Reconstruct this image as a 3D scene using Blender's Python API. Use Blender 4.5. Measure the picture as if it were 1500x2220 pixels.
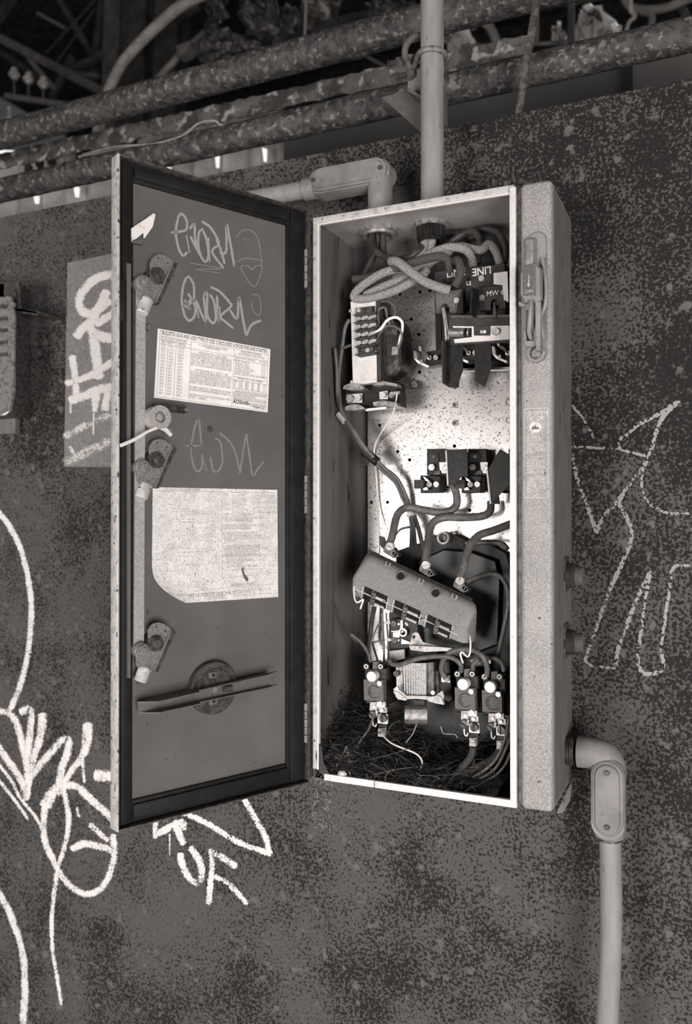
import bpy, bmesh, math, random
from mathutils import Vector as V, Matrix
for o in list(bpy.data.objects): bpy.data.objects.remove(o)
random.seed(7)
SC = bpy.context.scene; COL = SC.collection
# ---------------------------------------------------------------- camera (image 1500x2220)
FPX = 1793.36
CAM = V((0.52912, -1.05673, 0.37230)); YAW, PIT = -0.424312, 0.006284
FWD = V((math.sin(YAW)*math.cos(PIT), math.cos(YAW)*math.cos(PIT), math.sin(PIT)))
RGT = V((math.cos(YAW), -math.sin(YAW), 0)); UPV = RGT.cross(FWD)
cd = bpy.data.cameras.new('camera'); cam = bpy.data.objects.new('camera', cd); COL.objects.link(cam)
cd.sensor_fit = 'VERTICAL'; cd.sensor_height = 36; cd.lens = FPX/2220*36; cd.clip_start = 0.02
cam.matrix_world = Matrix.Translation(CAM) @ Matrix((RGT, UPV, -FWD)).transposed().to_4x4()
cd.dof.use_dof = True; cd.dof.focus_distance = 1.12; cd.dof.aperture_fstop = 4.2
SC.camera = cam
# ---------------------------------------------------------------- world, lights, exposure
wd = bpy.data.worlds.new('world'); SC.world = wd; wd.use_nodes = True
bg = wd.node_tree.nodes['Background']; bg.inputs[0].default_value = (1, .98, .96, 1); bg.inputs[1].default_value = 0.05
def area(name, loc, tgt, sx, sy, power):
    l = bpy.data.lights.new(name, 'AREA'); l.shape = 'RECTANGLE'; l.size = sx; l.size_y = sy; l.energy = power
    l.color = (1, .985, .97)
    o = bpy.data.objects.new(name, l); COL.objects.link(o); o.location = loc
    o.rotation_euler = (V(tgt)-V(loc)).to_track_quat('-Z', 'Y').to_euler(); return o
area('doorway_daylight', (-1.0, -3.1, -0.25), (0.1, 0.1, 0.3), 1.2, 1.5, 88)
area('right_fill', (2.4, -2.7, -0.3), (0.0, 0.0, 0.3), 1.3, 1.5, 135)  # added fill lamp at right front to brighten the door, no known opening
area('plastic_lamp', (.75, 2.5, 2.6), (.55, 1.7, 1.75), .5, .5, 5)  # added lamp aimed at the crumpled plastic, no skylight known there
vs = SC.view_settings; vs.view_transform = 'Standard'; vs.look = 'None'; vs.exposure = 0.0; vs.gamma = 1; vs.use_curve_mapping = False

# ---------------------------------------------------------------- pixel rays and frames
def ray(x, y): return RGT*((x-750)/FPX) - UPV*((y-1110)/FPX) + FWD
class Fr:
    def __init__(s, o, ex, ey, ez): s.o, s.ex, s.ey, s.ez = V(o), V(ex), V(ey), V(ez)
    def pt(s, u, v, w): return s.o + s.ex*u + s.ey*v + s.ez*w
    def hit(s, x, y, w=0.0):
        d = ray(x, y); t = (w - (CAM-s.o).dot(s.ez))/d.dot(s.ez); p = CAM + d*t - s.o
        return p.dot(s.ex), p.dot(s.ey)
    def at(s, x, y, w=0.0): u, v = s.hit(x, y, w); return s.pt(u, v, w)
    def mpp(s, x, y, w=0.0): return (s.at(x, y, w)-CAM).dot(FWD)/FPX     # metres per pixel there
W0, D0, H0, WO = 0.3372, 0.1438, 0.800, 0.2886
WALLY, WALLTOP = 0.1688, 0.9743
CT, ST = 0.43387, 0.90098
FF = Fr((0, 0, 0), (1, 0, 0), (0, 0, 1), (0, -1, 0))                    # fronts: w = -y
FS = Fr((W0, 0, 0), (0, 1, 0), (0, 0, 1), (1, 0, 0))                    # right side of the box
DW, DH, DZ = 0.2894, 0.8133, -0.0040
FD = Fr((-0.0150-CT*DW, -ST*DW, DZ), (CT, ST, 0), (0, 0, 1), (ST, -CT, 0))   # inner face of the door, u from its free edge
def Y(y): return -y
def at(x, y, Yd): return FF.at(x, y, -Yd)

# ---------------------------------------------------------------- materials
MATS = {}
def g(v): return (min(1, v*1.055), v*.985, v*.945, 1)
def M(name, v, v2=None, scale=60, lo=.5, soft=.05, big=0, bigscale=5, rough=.55, metal=0, bump=0, bscale=None, st=(1, 1, 1), v3=None, s3=300, lo3=.62, soft3=.03, spec=None):
    if name in MATS: return MATS[name]
    m = bpy.data.materials.new(name); m.use_nodes = True; MATS[name] = m
    nt = m.node_tree; N = nt.nodes; L = nt.links; b = N['Principled BSDF']
    b.inputs['Base Color'].default_value = g(v); b.inputs['Roughness'].default_value = rough; b.inputs['Metallic'].default_value = metal; b.inputs['Specular IOR Level'].default_value = spec if spec is not None else (.5 if v > .3 else .16)
    geo = N.new('ShaderNodeNewGeometry'); mp = N.new('ShaderNodeVectorMath'); mp.operation = 'MULTIPLY'; mp.inputs[1].default_value = st
    L.new(geo.outputs['Position'], mp.inputs[0])
    def noise(sc, det=5, rg=.6):
        n = N.new('ShaderNodeTexNoise'); n.inputs['Scale'].default_value = sc; n.inputs['Detail'].default_value = det
        n.inputs['Roughness'].default_value = rg; L.new(mp.outputs[0], n.inputs['Vector']); return n.outputs['Fac']
    def step(fac, l, s):
        r = N.new('ShaderNodeMapRange'); r.interpolation_type = 'SMOOTHSTEP'; r.inputs['From Min'].default_value = l-s; r.inputs['From Max'].default_value = l+s
        L.new(fac, r.inputs['Value']); return r.outputs['Result']
    col = None; f = None
    if v2 is not None:
        f = noise(scale)
        if big:
            n2 = noise(bigscale, 4); a = N.new('ShaderNodeMath'); a.operation = 'MULTIPLY_ADD'; L.new(n2, a.inputs[0]); a.inputs[1].default_value = big; L.new(f, a.inputs[2]); a2 = N.new('ShaderNodeMath'); a2.operation = 'SUBTRACT'; L.new(a.outputs[0], a2.inputs[0]); a2.inputs[1].default_value = big*.5; f = a2.outputs[0]
        mx = N.new('ShaderNodeMix'); mx.data_type = 'RGBA'; L.new(step(f, lo, soft), mx.inputs['Factor']); mx.inputs['A'].default_value = g(v); mx.inputs['B'].default_value = g(v2); col = mx.outputs['Result']
    if v3 is not None:
        mx = N.new('ShaderNodeMix'); mx.data_type = 'RGBA'; L.new(step(noise(s3, 3, .5), lo3, soft3), mx.inputs['Factor'])
        if col: L.new(col, mx.inputs['A'])
        else: mx.inputs['A'].default_value = g(v)
        mx.inputs['B'].default_value = g(v3); col = mx.outputs['Result']
    if col: L.new(col, b.inputs['Base Color'])
    if bump:
        bp = N.new('ShaderNodeBump'); bp.inputs['Strength'].default_value = 1; bp.inputs['Distance'].default_value = bump
        L.new(noise(bscale or scale, 4) if (bscale or f is None) else f, bp.inputs['Height']); L.new(bp.outputs[0], b.inputs['Normal'])
    return m
def spray(name, v, dens=1.0, scale=420, edge=.75, rough=.7, big=.25):
    """paint on a surface, broken up by the grain below it and thinning out at the edge of the stroke"""
    m = bpy.data.materials.new(name); m.use_nodes = True; MATS[name] = m
    nt = m.node_tree; N = nt.nodes; L = nt.links; b = N['Principled BSDF']; b.inputs['Base Color'].default_value = g(v); b.inputs['Roughness'].default_value = rough
    uv = N.new('ShaderNodeUVMap'); sp = N.new('ShaderNodeSeparateXYZ'); L.new(uv.outputs[0], sp.inputs[0])
    def mth(op, a, c=None, d=None):
        n = N.new('ShaderNodeMath'); n.operation = op
        for i, q in enumerate((a, c, d)):
            if q is None: continue
            if isinstance(q, (int, float)): n.inputs[i].default_value = q
            else: L.new(q, n.inputs[i])
        return n.outputs[0]
    av = mth('ABSOLUTE', mth('MULTIPLY_ADD', sp.outputs[1], 2, -1))
    e = mth('SUBTRACT', 1, mth('POWER', av, 3)); e = mth('MULTIPLY', e, 1)
    geo = N.new('ShaderNodeNewGeometry')
    def noise(sc, det):
        n = N.new('ShaderNodeTexNoise'); n.inputs['Scale'].default_value = sc; n.inputs['Detail'].default_value = det; L.new(geo.outputs['Position'], n.inputs['Vector']); return n.outputs['Fac']
    n = mth('ADD', noise(scale, 3), mth('MULTIPLY', mth('SUBTRACT', noise(40, 3), .5), big*2))
    lim = mth('SUBTRACT', 1.0, mth('MULTIPLY', e, edge*dens))       # noise must exceed lim
    d = mth('SUBTRACT', n, lim)
    r = N.new('ShaderNodeMapRange'); r.interpolation_type = 'SMOOTHSTEP'; r.inputs['From Min'].default_value = -.03; r.inputs['From Max'].default_value = .05; L.new(d, r.inputs['Value'])
    tr = N.new('ShaderNodeBsdfTransparent'); mx = N.new('ShaderNodeMixShader'); L.new(r.outputs['Result'], mx.inputs[0]); L.new(tr.outputs[0], mx.inputs[1]); L.new(b.outputs[0], mx.inputs[2])
    L.new(mx.outputs[0], N['Material Output'].inputs['Surface']); return m
def braid(name, v, v2, rough=.6):
    m = bpy.data.materials.new(name); m.use_nodes = True; MATS[name] = m
    nt = m.node_tree; N = nt.nodes; L = nt.links; b = N['Principled BSDF']; b.inputs['Roughness'].default_value = rough
    uv = N.new('ShaderNodeUVMap')
    outs = []
    for s in (1, -1):
        mp = N.new('ShaderNodeMapping'); mp.inputs['Rotation'].default_value = (0, 0, s*.7); L.new(uv.outputs[0], mp.inputs['Vector'])
        w = N.new('ShaderNodeTexWave'); w.inputs['Scale'].default_value = 2.2; w.inputs['Distortion'].default_value = 1.5; L.new(mp.outputs[0], w.inputs['Vector']); outs.append(w.outputs['Fac'])
    mu = N.new('ShaderNodeMath'); mu.operation = 'MAXIMUM'; L.new(outs[0], mu.inputs[0]); L.new(outs[1], mu.inputs[1])
    n = N.new('ShaderNodeTexNoise'); n.inputs['Scale'].default_value = 3; L.new(uv.outputs[0], n.inputs['Vector'])
    ad = N.new('ShaderNodeMath'); ad.operation = 'MULTIPLY'; L.new(mu.outputs[0], ad.inputs[0]); L.new(n.outputs['Fac'], ad.inputs[1])
    r = N.new('ShaderNodeMapRange'); r.inputs['From Min'].default_value = .22; r.inputs['From Max'].default_value = .55; L.new(ad.outputs[0], r.inputs['Value'])
    mx = N.new('ShaderNodeMix'); mx.data_type = 'RGBA'; L.new(r.outputs['Result'], mx.inputs['Factor']); mx.inputs['A'].default_value = g(v2); mx.inputs['B'].default_value = g(v); L.new(mx.outputs['Result'], b.inputs['Base Color'])
    bp = N.new('ShaderNodeBump'); bp.inputs['Distance'].default_value = .0006; L.new(mu.outputs[0], bp.inputs['Height']); L.new(bp.outputs[0], b.inputs['Normal'])
    return m

# ---------------------------------------------------------------- mesh builder
def catmull(P, n=6):
    P = [V(p) for p in P]
    if len(P) < 3 or n < 2: return P
    Q = [P[0]*2-P[1]]+P+[P[-1]*2-P[-2]]; out = []
    for i in range(1, len(Q)-2):
        a, b, c, d = Q[i-1:i+3]
        for k in range(n):
            t = k/n; out.append(.5*((2*b)+(c-a)*t+(2*a-5*b+4*c-d)*t*t+(3*b-a-3*c+d)*t**3))
    out.append(P[-1]); return out
def circ(u, v, r, n=20, r2=None, a0=0): return [(u+math.cos(a0+2*math.pi*k/n)*r, v+math.sin(a0+2*math.pi*k/n)*(r2 or r)) for k in range(n)]
def stadium(a, b, r, n=10):
    a, b = V(a), V(b); d = (b-a).normalized(); an = math.atan2(d.y, d.x); P = []
    for k in range(n+1): t = an-math.pi/2+math.pi*k/n; P.append((b.x+r*math.cos(t), b.y+r*math.sin(t)))
    for k in range(n+1): t = an+math.pi/2+math.pi*k/n; P.append((a.x+r*math.cos(t), a.y+r*math.sin(t)))
    return P
class MB:
    def __init__(s): s.v = []; s.f = []; s.mi = []; s.uv = []; s.m = 0
    def face(s, idx, uv=None): s.f.append(tuple(idx)); s.mi.append(s.m); s.uv.append(uv)
    def add(s, vs): n = len(s.v); s.v += [V(p) for p in vs]; return n
    def poly(s, pts, uv=None): n = s.add(pts); s.face(range(n, n+len(pts)), uv)
    def loft(s, rings, caps=True, closed=True):
        n = s.add([p for r in rings for p in r]); k = len(rings[0])
        for i in range(len(rings)-1):
            for j in range(k if closed else k-1):
                a = n+i*k+j; b = n+i*k+(j+1) % k; s.face((a, b, b+k, a+k))
        if caps:
            s.face(list(range(n, n+k))[::-1]); s.face(range(n+(len(rings)-1)*k, n+len(rings)*k))
        return s
    def prism(s, fr, pts, w0, w1, ch=0):
        P = [V(p) for p in pts]
        ar = sum(P[i].x*P[(i+1) % len(P)].y-P[(i+1) % len(P)].x*P[i].y for i in range(len(P)))
        if ar < 0: P = P[::-1]
        R = [[fr.pt(p.x, p.y, w0) for p in P]]
        if ch:
            c = sum(P, V((0, 0)))/len(P); ex = max((p-c).length for p in P); k = 1-ch/ex
            R += [[fr.pt(p.x, p.y, w1-ch) for p in P], [fr.pt(c.x+(p.x-c.x)*k, c.y+(p.y-c.y)*k, w1) for p in P]]
        else: R += [[fr.pt(p.x, p.y, w1) for p in P]]
        return s.loft(R)
    def pprism(s, fr, px, wf, th, ch=0): return s.prism(fr, [fr.hit(x, y, wf) for x, y in px], wf-th, wf, ch)
    def box(s, fr, u0, u1, v0, v1, w0, w1, bev=0, seg=2):
        if not bev: return s.prism(fr, [(u0, v0), (u1, v0), (u1, v1), (u0, v1)], w0, w1)
        bm = bmesh.new(); bmesh.ops.create_cube(bm, size=1)
        for q in bm.verts: q.co = V(((u0+u1)/2+q.co.x*(u1-u0), (v0+v1)/2+q.co.y*(v1-v0), (w0+w1)/2+q.co.z*(w1-w0)))
        bmesh.ops.bevel(bm, geom=bm.edges[:], offset=bev, segments=seg, profile=.5, affect='EDGES'); bm.verts.index_update()
        n = s.add([fr.pt(*q.co) for q in bm.verts])
        for f in bm.faces: s.face([n+q.index for q in f.verts])
        bm.free(); return s
    def pbox(s, fr, x0, y0, x1, y1, wf, th, bev=0):
        u0, v0 = fr.hit(x0, (y0+y1)/2, wf); u1, _ = fr.hit(x1, (y0+y1)/2, wf); _, v1 = fr.hit((x0+x1)/2, y0, wf); _, v0 = fr.hit((x0+x1)/2, y1, wf)
        return s.box(fr, min(u0, u1), max(u0, u1), min(v0, v1), max(v0, v1), wf-th, wf, bev)
    def cyl(s, fr, u, v, w0, w1, r, n=20, r1=None, ch=0, a0=0):
        r1 = r1 or r; R = [[fr.pt(a, b, w0) for a, b in circ(u, v, r, n, a0=a0)]]
        if ch: R += [[fr.pt(a, b, w1-ch) for a, b in circ(u, v, r1, n, a0=a0)], [fr.pt(a, b, w1) for a, b in circ(u, v, r1-ch, n, a0=a0)]]
        else: R += [[fr.pt(a, b, w1) for a, b in circ(u, v, r1, n, a0=a0)]]
        return s.loft(R)
    def pcyl(s, fr, x, y, wf, th, rp, n=20, **k):
        u, v = fr.hit(x, y, wf); return s.cyl(fr, u, v, wf-th, wf, rp*fr.mpp(x, y, wf), n, **k)
    def ring(s, fr, u, v, w0, w1, ro, ri, n=20, no=None):
        k = n; a = [fr.pt(x, y, w0) for x, y in circ(u, v, ro, k)]; b = [fr.pt(x, y, w1) for x, y in circ(u, v, ro, k)]
        c = [fr.pt(x, y, w1) for x, y in circ(u, v, ri, k)]; d = [fr.pt(x, y, w0) for x, y in circ(u, v, ri, k)]
        return s.loft([a, b, c, d, a], caps=False)
    def pring(s, fr, x, y, wf, th, ro, ri, n=20):
        u, v = fr.hit(x, y, wf); m = fr.mpp(x, y, wf); return s.ring(fr, u, v, wf-th, wf, ro*m, ri*m, n)
    def tube(s, P, r, n=10, sm=6, caps=True, rr=None, us=1.0):
        L = catmull(P, sm) if sm > 1 else [V(p) for p in P]
        T = [(L[min(i+1, len(L)-1)]-L[max(i-1, 0)]).normalized() for i in range(len(L))]
        up = V((0, 0, 1)) if abs(T[0].z) < .9 else V((1, 0, 0)); nrm = (up-T[0]*up.dot(T[0])).normalized()
        b0 = s.add([]); d = 0; ds = []
        for i, p in enumerate(L):
            if i: d += (p-L[i-1]).length
            ds.append(d/r*us if r else d)
            nrm = (nrm-T[i]*nrm.dot(T[i])).normalized(); bn = T[i].cross(nrm)
            q = rr[min(len(rr)-1, int(i*len(rr)/len(L)))] if rr else r
            s.add([p+(nrm*math.cos(2*math.pi*k/n)+bn*math.sin(2*math.pi*k/n))*q for k in range(n)])
        for i in range(len(L)-1):
            for k in range(n):
                a = b0+i*n+k; b = b0+i*n+(k+1) % n; v0 = k/n*6.28; v1 = (k+1)/n*6.28
                s.face((a, b, b+n, a+n), ((ds[i], v0), (ds[i], v1), (ds[i+1], v1), (ds[i+1], v0)))
        if caps:
            s.face(range(b0+n-1, b0-1, -1)); e = b0+(len(L)-1)*n; s.face(range(e, e+n))
        return s
    def ribbon(s, fr, px, wpx, w, sm=6, w1=None, tap=0):
        L = catmull([V((x, y, 0)) for x, y in px], sm); k = len(L); d = 0; prev = None
        for i, p in enumerate(L):
            t = (L[min(i+1, k-1)]-L[max(i-1, 0)]).normalized(); nn = V((-t.y, t.x, 0)); wd = (wpx+(w1-wpx)*i/(k-1) if w1 else wpx)/2
            if tap and i in (0, k-1): wd *= tap
            if i: d += (p-L[i-1]).length
            a, b = p+nn*wd, p-nn*wd
            cur = (fr.at(a.x, a.y, w), fr.at(b.x, b.y, w), d/100)
            if prev:
                n = s.add([prev[0], prev[1], cur[1], cur[0]]); s.face(range(n, n+4), ((prev[2], 0), (prev[2], 1), (cur[2], 1), (cur[2], 0)))
            prev = cur
        return s
    def text(s, fr, string, u, v, w, size, th=0.0, ang=0, align='LEFT', sx=1, bold=0):
        me = text_mesh(string, align, bold); ca, sa = math.cos(ang), math.sin(ang)
        n = s.add([fr.pt(u+(q.x*sx*ca-q.y*sa)*size, v+(q.x*sx*sa+q.y*ca)*size, w+(th if q.z > 0 else 0)) for q in me[0]])
        for f in me[1]: s.face([n+i for i in f])
        return s
    def build(s, name, mats, parent=None, label=None, cat=None, group=None, kind=None, sharp=35, bevel=0):
        if not isinstance(mats, (list, tuple)): mats = [mats]
        me = bpy.data.meshes.new(name)
        lo = V([min(p[i] for p in s.v) for i in range(3)]); hi = V([max(p[i] for p in s.v) for i in range(3)])
        o0 = V(((lo.x+hi.x)/2, (lo.y+hi.y)/2, lo.z))
        me.from_pydata([p-o0 for p in s.v], [], s.f)
        for m in mats: me.materials.append(m)
        me.polygons.foreach_set('material_index', s.mi)
        if any(s.uv):
            ul = me.uv_layers.new(name='UVMap'); d = []
            for f, uv in zip(s.f, s.uv):
                for k in range(len(f)): d += list(uv[k]) if uv else [0, 0]
            ul.data.foreach_set('uv', d)
        me.shade_smooth(); me.set_sharp_from_angle(angle=math.radians(sharp)); me.validate(); me.update()
        o = bpy.data.objects.new(name, me); COL.objects.link(o)
        if parent: o.parent = parent; o.location = o0-wloc(parent)
        else: o.location = o0
        tag(o, label, cat, group, kind); return o
def wloc(o):
    p = V(o.location)
    while o.parent: o = o.parent; p = p+V(o.location)
    return p
def tag(o, label=None, cat=None, group=None, kind=None):
    for k, q in (('label', label), ('category', cat), ('group', group), ('kind', kind)):
        if q: o[k] = q
    return o
def thing(name, label, cat, loc, group=None):
    o = bpy.data.objects.new(name, None); COL.objects.link(o); o.location = loc; o.empty_display_size = .02
    return tag(o, label, cat, group)
TC = {}
def text_mesh(string, align, bold=0):
    k = (string, align, bold)
    if k not in TC:
        c = bpy.data.curves.new('t', 'FONT'); c.body = string; c.align_x = align; c.size = 1; c.resolution_u = 2; c.offset = bold
        o = bpy.data.objects.new('t', c); COL.objects.link(o); me = o.to_mesh(); TC[k] = ([q.co.copy() for q in me.vertices], [tuple(f.vertices) for f in me.polygons])
        o.to_mesh_clear(); bpy.data.objects.remove(o); bpy.data.curves.remove(c)
    return TC[k]
def holed(fr, outer, holes, w0, w1):
    """a plate with real holes: returns an MB"""
    c = bpy.data.curves.new('h', 'CURVE'); c.dimensions = '2D'; c.fill_mode = 'BOTH'; c.extrude = (w1-w0)/2; mb = MB()
    for P in [outer]+holes:
        sp = c.splines.new('POLY'); sp.points.add(len(P)-1); sp.use_cyclic_u = True
        for q, p in zip(sp.points, P): q.co = (p[0], p[1], 0, 1)
    o = bpy.data.objects.new('h', c); COL.objects.link(o); me = o.to_mesh(); n = mb.add([fr.pt(q.co.x, q.co.y, (w0+w1)/2+q.co.z) for q in me.vertices])
    for f in me.polygons: mb.face([n+i for i in f.vertices])
    o.to_mesh_clear(); bpy.data.objects.remove(o); bpy.data.curves.remove(c); return mb
def screw_mb(fr, x, y, wf, rp, h=.0025, ang=.8, dome=True, mb=None):
    mb = mb or MB(); u, v = fr.hit(x, y, wf); r = rp*fr.mpp(x, y, wf)
    mb.cyl(fr, u, v, wf-h-.001, wf-h*.35, r, 18)
    ca, sa = math.cos(ang), math.sin(ang); sl = .13
    for sg in (1, -1):
        P = []; a0 = math.asin(sl)
        for k in range(9): t = a0+(math.pi-2*a0)*k/8; P.append((math.cos(t), math.sin(t)*1))
        for lay in (0,):
            Q = [(u+(px*ca-py*sg*sa)*r, v+(px*sa+py*sg*ca)*r) for px, py in P]; mb.prism(fr, Q, wf-h*.5, wf, ch=r*.18 if dome else 0)
    return mb
def screw(fr, x, y, wf, rp, parent, mat, ang=.8, h=.0025, name='screw', label=None): return screw_mb(fr, x, y, wf, rp, h, ang).build(name, mat, parent, label)
def hexnut(mb, fr, x, y, wf, th, rp, bolt=.5):
    mb.pcyl(fr, x, y, wf, th, rp, 6); mb.pcyl(fr, x, y, wf+th*.35, th*.4, rp*bolt, 12); return mb
def cable(name, pts, r, mat, label=None, cat='cable', group=None, n=10, sm=8, parent=None):
    """pts are (px, py, depth y): a round cable at real depths"""
    return MB().tube([at(*p) for p in pts], r, n, sm).build(name, mat, parent, label, None if parent else cat, group, sharp=60)

# palette
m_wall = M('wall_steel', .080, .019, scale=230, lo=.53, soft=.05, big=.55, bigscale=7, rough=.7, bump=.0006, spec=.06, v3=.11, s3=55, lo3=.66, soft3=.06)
def rust_and_shade(m):
    # rust, with the box's shade painted in, denser toward upper right; ragged edge
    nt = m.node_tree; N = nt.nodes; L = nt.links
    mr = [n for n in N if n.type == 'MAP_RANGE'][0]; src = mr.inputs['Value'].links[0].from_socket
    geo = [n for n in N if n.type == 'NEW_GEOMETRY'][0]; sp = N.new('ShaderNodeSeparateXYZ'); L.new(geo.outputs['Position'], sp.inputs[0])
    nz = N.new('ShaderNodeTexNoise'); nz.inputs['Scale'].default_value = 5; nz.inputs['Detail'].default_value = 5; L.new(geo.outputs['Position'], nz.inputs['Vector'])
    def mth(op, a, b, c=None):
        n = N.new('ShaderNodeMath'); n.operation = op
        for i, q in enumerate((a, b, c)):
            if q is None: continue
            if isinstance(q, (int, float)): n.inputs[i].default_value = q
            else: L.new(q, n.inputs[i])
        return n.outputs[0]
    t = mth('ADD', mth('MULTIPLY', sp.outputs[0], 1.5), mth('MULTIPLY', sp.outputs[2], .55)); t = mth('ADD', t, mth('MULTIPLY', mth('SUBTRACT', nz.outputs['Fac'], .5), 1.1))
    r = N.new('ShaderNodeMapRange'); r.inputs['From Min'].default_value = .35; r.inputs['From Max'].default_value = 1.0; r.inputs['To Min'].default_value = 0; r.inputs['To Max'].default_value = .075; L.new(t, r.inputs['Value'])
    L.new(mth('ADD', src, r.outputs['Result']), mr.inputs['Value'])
rust_and_shade(m_wall)
m_paint = M('grey_enamel', .20, .15, scale=9, lo=.5, soft=.2, rough=.5, v3=.05, s3=150, lo3=.70, soft3=.02, bump=.00012, bscale=500)
m_speck = M('speckled_enamel', .31, .17, scale=650, lo=.52, soft=.08, big=.35, bigscale=9, rough=.55, bump=.00015, v3=.05, s3=120, lo3=.71, soft3=.02)
m_side = M('streaked_enamel', .145, .115, scale=60, lo=.5, soft=.15, st=(1, 1, .3), rough=.55, v3=.02, s3=140, lo3=.69, soft3=.02)
m_door = M('door_enamel', .125, .10, scale=10, lo=.5, soft=.2, rough=.5, v3=.05, s3=130, lo3=.72, soft3=.02, bump=.0001, bscale=700)
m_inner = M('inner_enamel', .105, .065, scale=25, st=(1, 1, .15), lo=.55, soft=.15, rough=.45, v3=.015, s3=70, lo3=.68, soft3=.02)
m_lip = M('bare_lip', .62, .48, scale=300, lo=.6, soft=.12, rough=.4, v3=.1, s3=200, lo3=.73, soft3=.02)
m_latch = M('pitted_plate', .22, .13, scale=450, lo=.5, soft=.1, rough=.5, metal=.2, bump=.0003)
m_rod = M('rod_enamel', .33, .25, scale=300, soft=.1, rough=.5)
m_edge = M('bright_edge', .42, .28, scale=90, lo=.55, soft=.1, rough=.45, v3=.05, s3=160, lo3=.66, soft3=.02)
m_plate = M('galvanised_plate', .58, .46, scale=14, lo=.5, soft=.2, rough=.27, metal=.82, v3=.10, s3=380, lo3=.62, soft3=.04)
m_zinc = M('zinc', .50, .38, scale=80, rough=.42, metal=.8)
m_steel = M('dull_steel', .27, .13, scale=120, lo=.55, soft=.12, rough=.45, metal=.5)
m_dsteel = M('dark_steel', .10, .05, scale=120, lo=.5, soft=.12, rough=.45, metal=.4)
m_alu = M('cast_aluminium', .26, .19, scale=35, lo=.5, soft=.2, rough=.5, metal=.15, v3=.12, s3=160, lo3=.70, soft3=.03, bump=.0002, bscale=300)
m_cond = M('grey_conduit', .25, .20, scale=70, st=(1, 1, .2), lo=.5, soft=.2, rough=.45, v3=.14, s3=110, lo3=.70, soft3=.03)
m_black = M('black_rubber', .012, .018, scale=40, lo=.55, soft=.15, rough=.5)
m_bake = M('black_moulding', .014, .008, scale=100, rough=.42, spec=.2)
m_fibre = M('grey_fibre', .042, .032, scale=120, rough=.55)
m_relay = M('relay_moulding', .115, .085, scale=300, soft=.1, rough=.5)
m_white = M('white_plastic', .70, rough=.35)
m_whitep = M('white_plate', .55, .45, scale=60, lo=.6, soft=.12, rough=.4, v3=.3, s3=300, lo3=.68, soft3=.03)
m_paper = M('label_paper', .86, .8, scale=40, rough=.55)
m_paper2 = M('old_paper', .76, .62, scale=60, lo=.5, soft=.15, rough=.7, v3=.25, s3=600, lo3=.61, soft3=.05)
m_ink = M('ink', .05, rough=.6); m_ink2 = M('grey_ink', .30, rough=.7)
m_wireg = M('grey_wire', .11, .075, scale=60, rough=.4, spec=.3); m_wired = M('dark_wire', .045, .028, scale=60, rough=.4, spec=.25); m_wirew = M('white_wire', .72, rough=.4)
m_braidl = braid('pale_braid', .55, .07); m_braidd = braid('dark_braid', .13, .02)
m_rust = M('flaking_pipe', .060, .026, scale=70, lo=.5, soft=.10, big=.3, bigscale=14, rough=.6, bump=.005, v3=.15, s3=95, lo3=.62, soft3=.06, spec=.4)
m_beam = M('rusty_beam', .10, .04, scale=30, lo=.5, soft=.1, rough=.8, bump=.003, v3=.26, s3=40, lo3=.60, soft3=.05)
m_dark = M('dim_steelwork', .045, .02, scale=12, lo=.5, soft=.1, rough=.8)
m_duct = M('duct_sheet', .07, .06, scale=10, soft=.2, rough=.6)
m_sign = M('sign_enamel', .24, .15, scale=420, lo=.5, soft=.1, rough=.5, big=.3)
m_chute = M('dusty_moulding', .235, .185, scale=300, lo=.5, soft=.2, big=.2, bigscale=20, rough=.75, bump=.0003, bscale=400)
m_straw = M('straw', .12, .06, scale=50, rough=.8); m_twig = M('dark_twig', .028, .015, scale=50, rough=.9); m_pale = M('pale_straw', .40, .3, scale=50, rough=.7)
m_glass = M('porcelain', .45, .3, scale=40, rough=.3)
s_wall = spray('spray_white', .66, .85); s_thin = spray('spray_thin', .60, 1.02); s_dark = spray('spray_on_rust', .26, .74, scale=220)
s_sign = spray('spray_sign', .66, .95); s_sparse = spray('spray_sparse', .62, .70)
s_chalk = spray('chalk', .30, 1.15, scale=500, big=.2); s_faint = spray('faint_chalk', .20, .95, scale=500)
s_print = M('worn_print', .55, .30, scale=150, lo=.58, soft=.1, rough=.6)
# ================================================================ the setting
FZ = -1.13
MB().box(FF, -6, 5, FZ-.05, FZ, -9, 6).build('floor', M('concrete_floor', .50, .38, scale=3, soft=.2, rough=.85), kind='structure')
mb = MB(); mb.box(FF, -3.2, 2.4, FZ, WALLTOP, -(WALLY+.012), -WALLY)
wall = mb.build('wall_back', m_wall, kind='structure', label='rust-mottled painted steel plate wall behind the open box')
MB().box(FF, -7, 6, FZ, 5.2, -7.05, -7.0).build('wall_far', m_dark, kind='structure')
MB().box(FF, -7, 6, 5.2, 5.25, -7.05, 1.0).build('ceiling', m_dark, kind='structure')
FWL = Fr((0, WALLY, 0), (1, 0, 0), (0, 0, 1), (0, -1, 0))
LIFT = [0.0003]
def paint(parent, strokes, mat, name, label=None, fr=FWL, base=None):
    mb = MB()
    for st in strokes:
        pts, w = st[0], st[1]; LIFT[0] += .00001
        mb.ribbon(fr, pts, w*(1.3 if mat in (s_sign, s_sparse) else 1.12 if mat is s_wall else 1), (base or 0)+LIFT[0], sm=8, w1=st[2] if len(st) > 2 else None, tap=.55)
    return mb.build(name, mat, parent, label)
LIFT[0] = .0003
paint(wall, [([(-12, 1100), (20, 1140), (45, 1190), (60, 1250), (68, 1310), (66, 1370), (58, 1430), (42, 1490), (22, 1540)], 17)], s_wall, 'graffiti', 'thin white sprayed arc above the tag at left')
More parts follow.
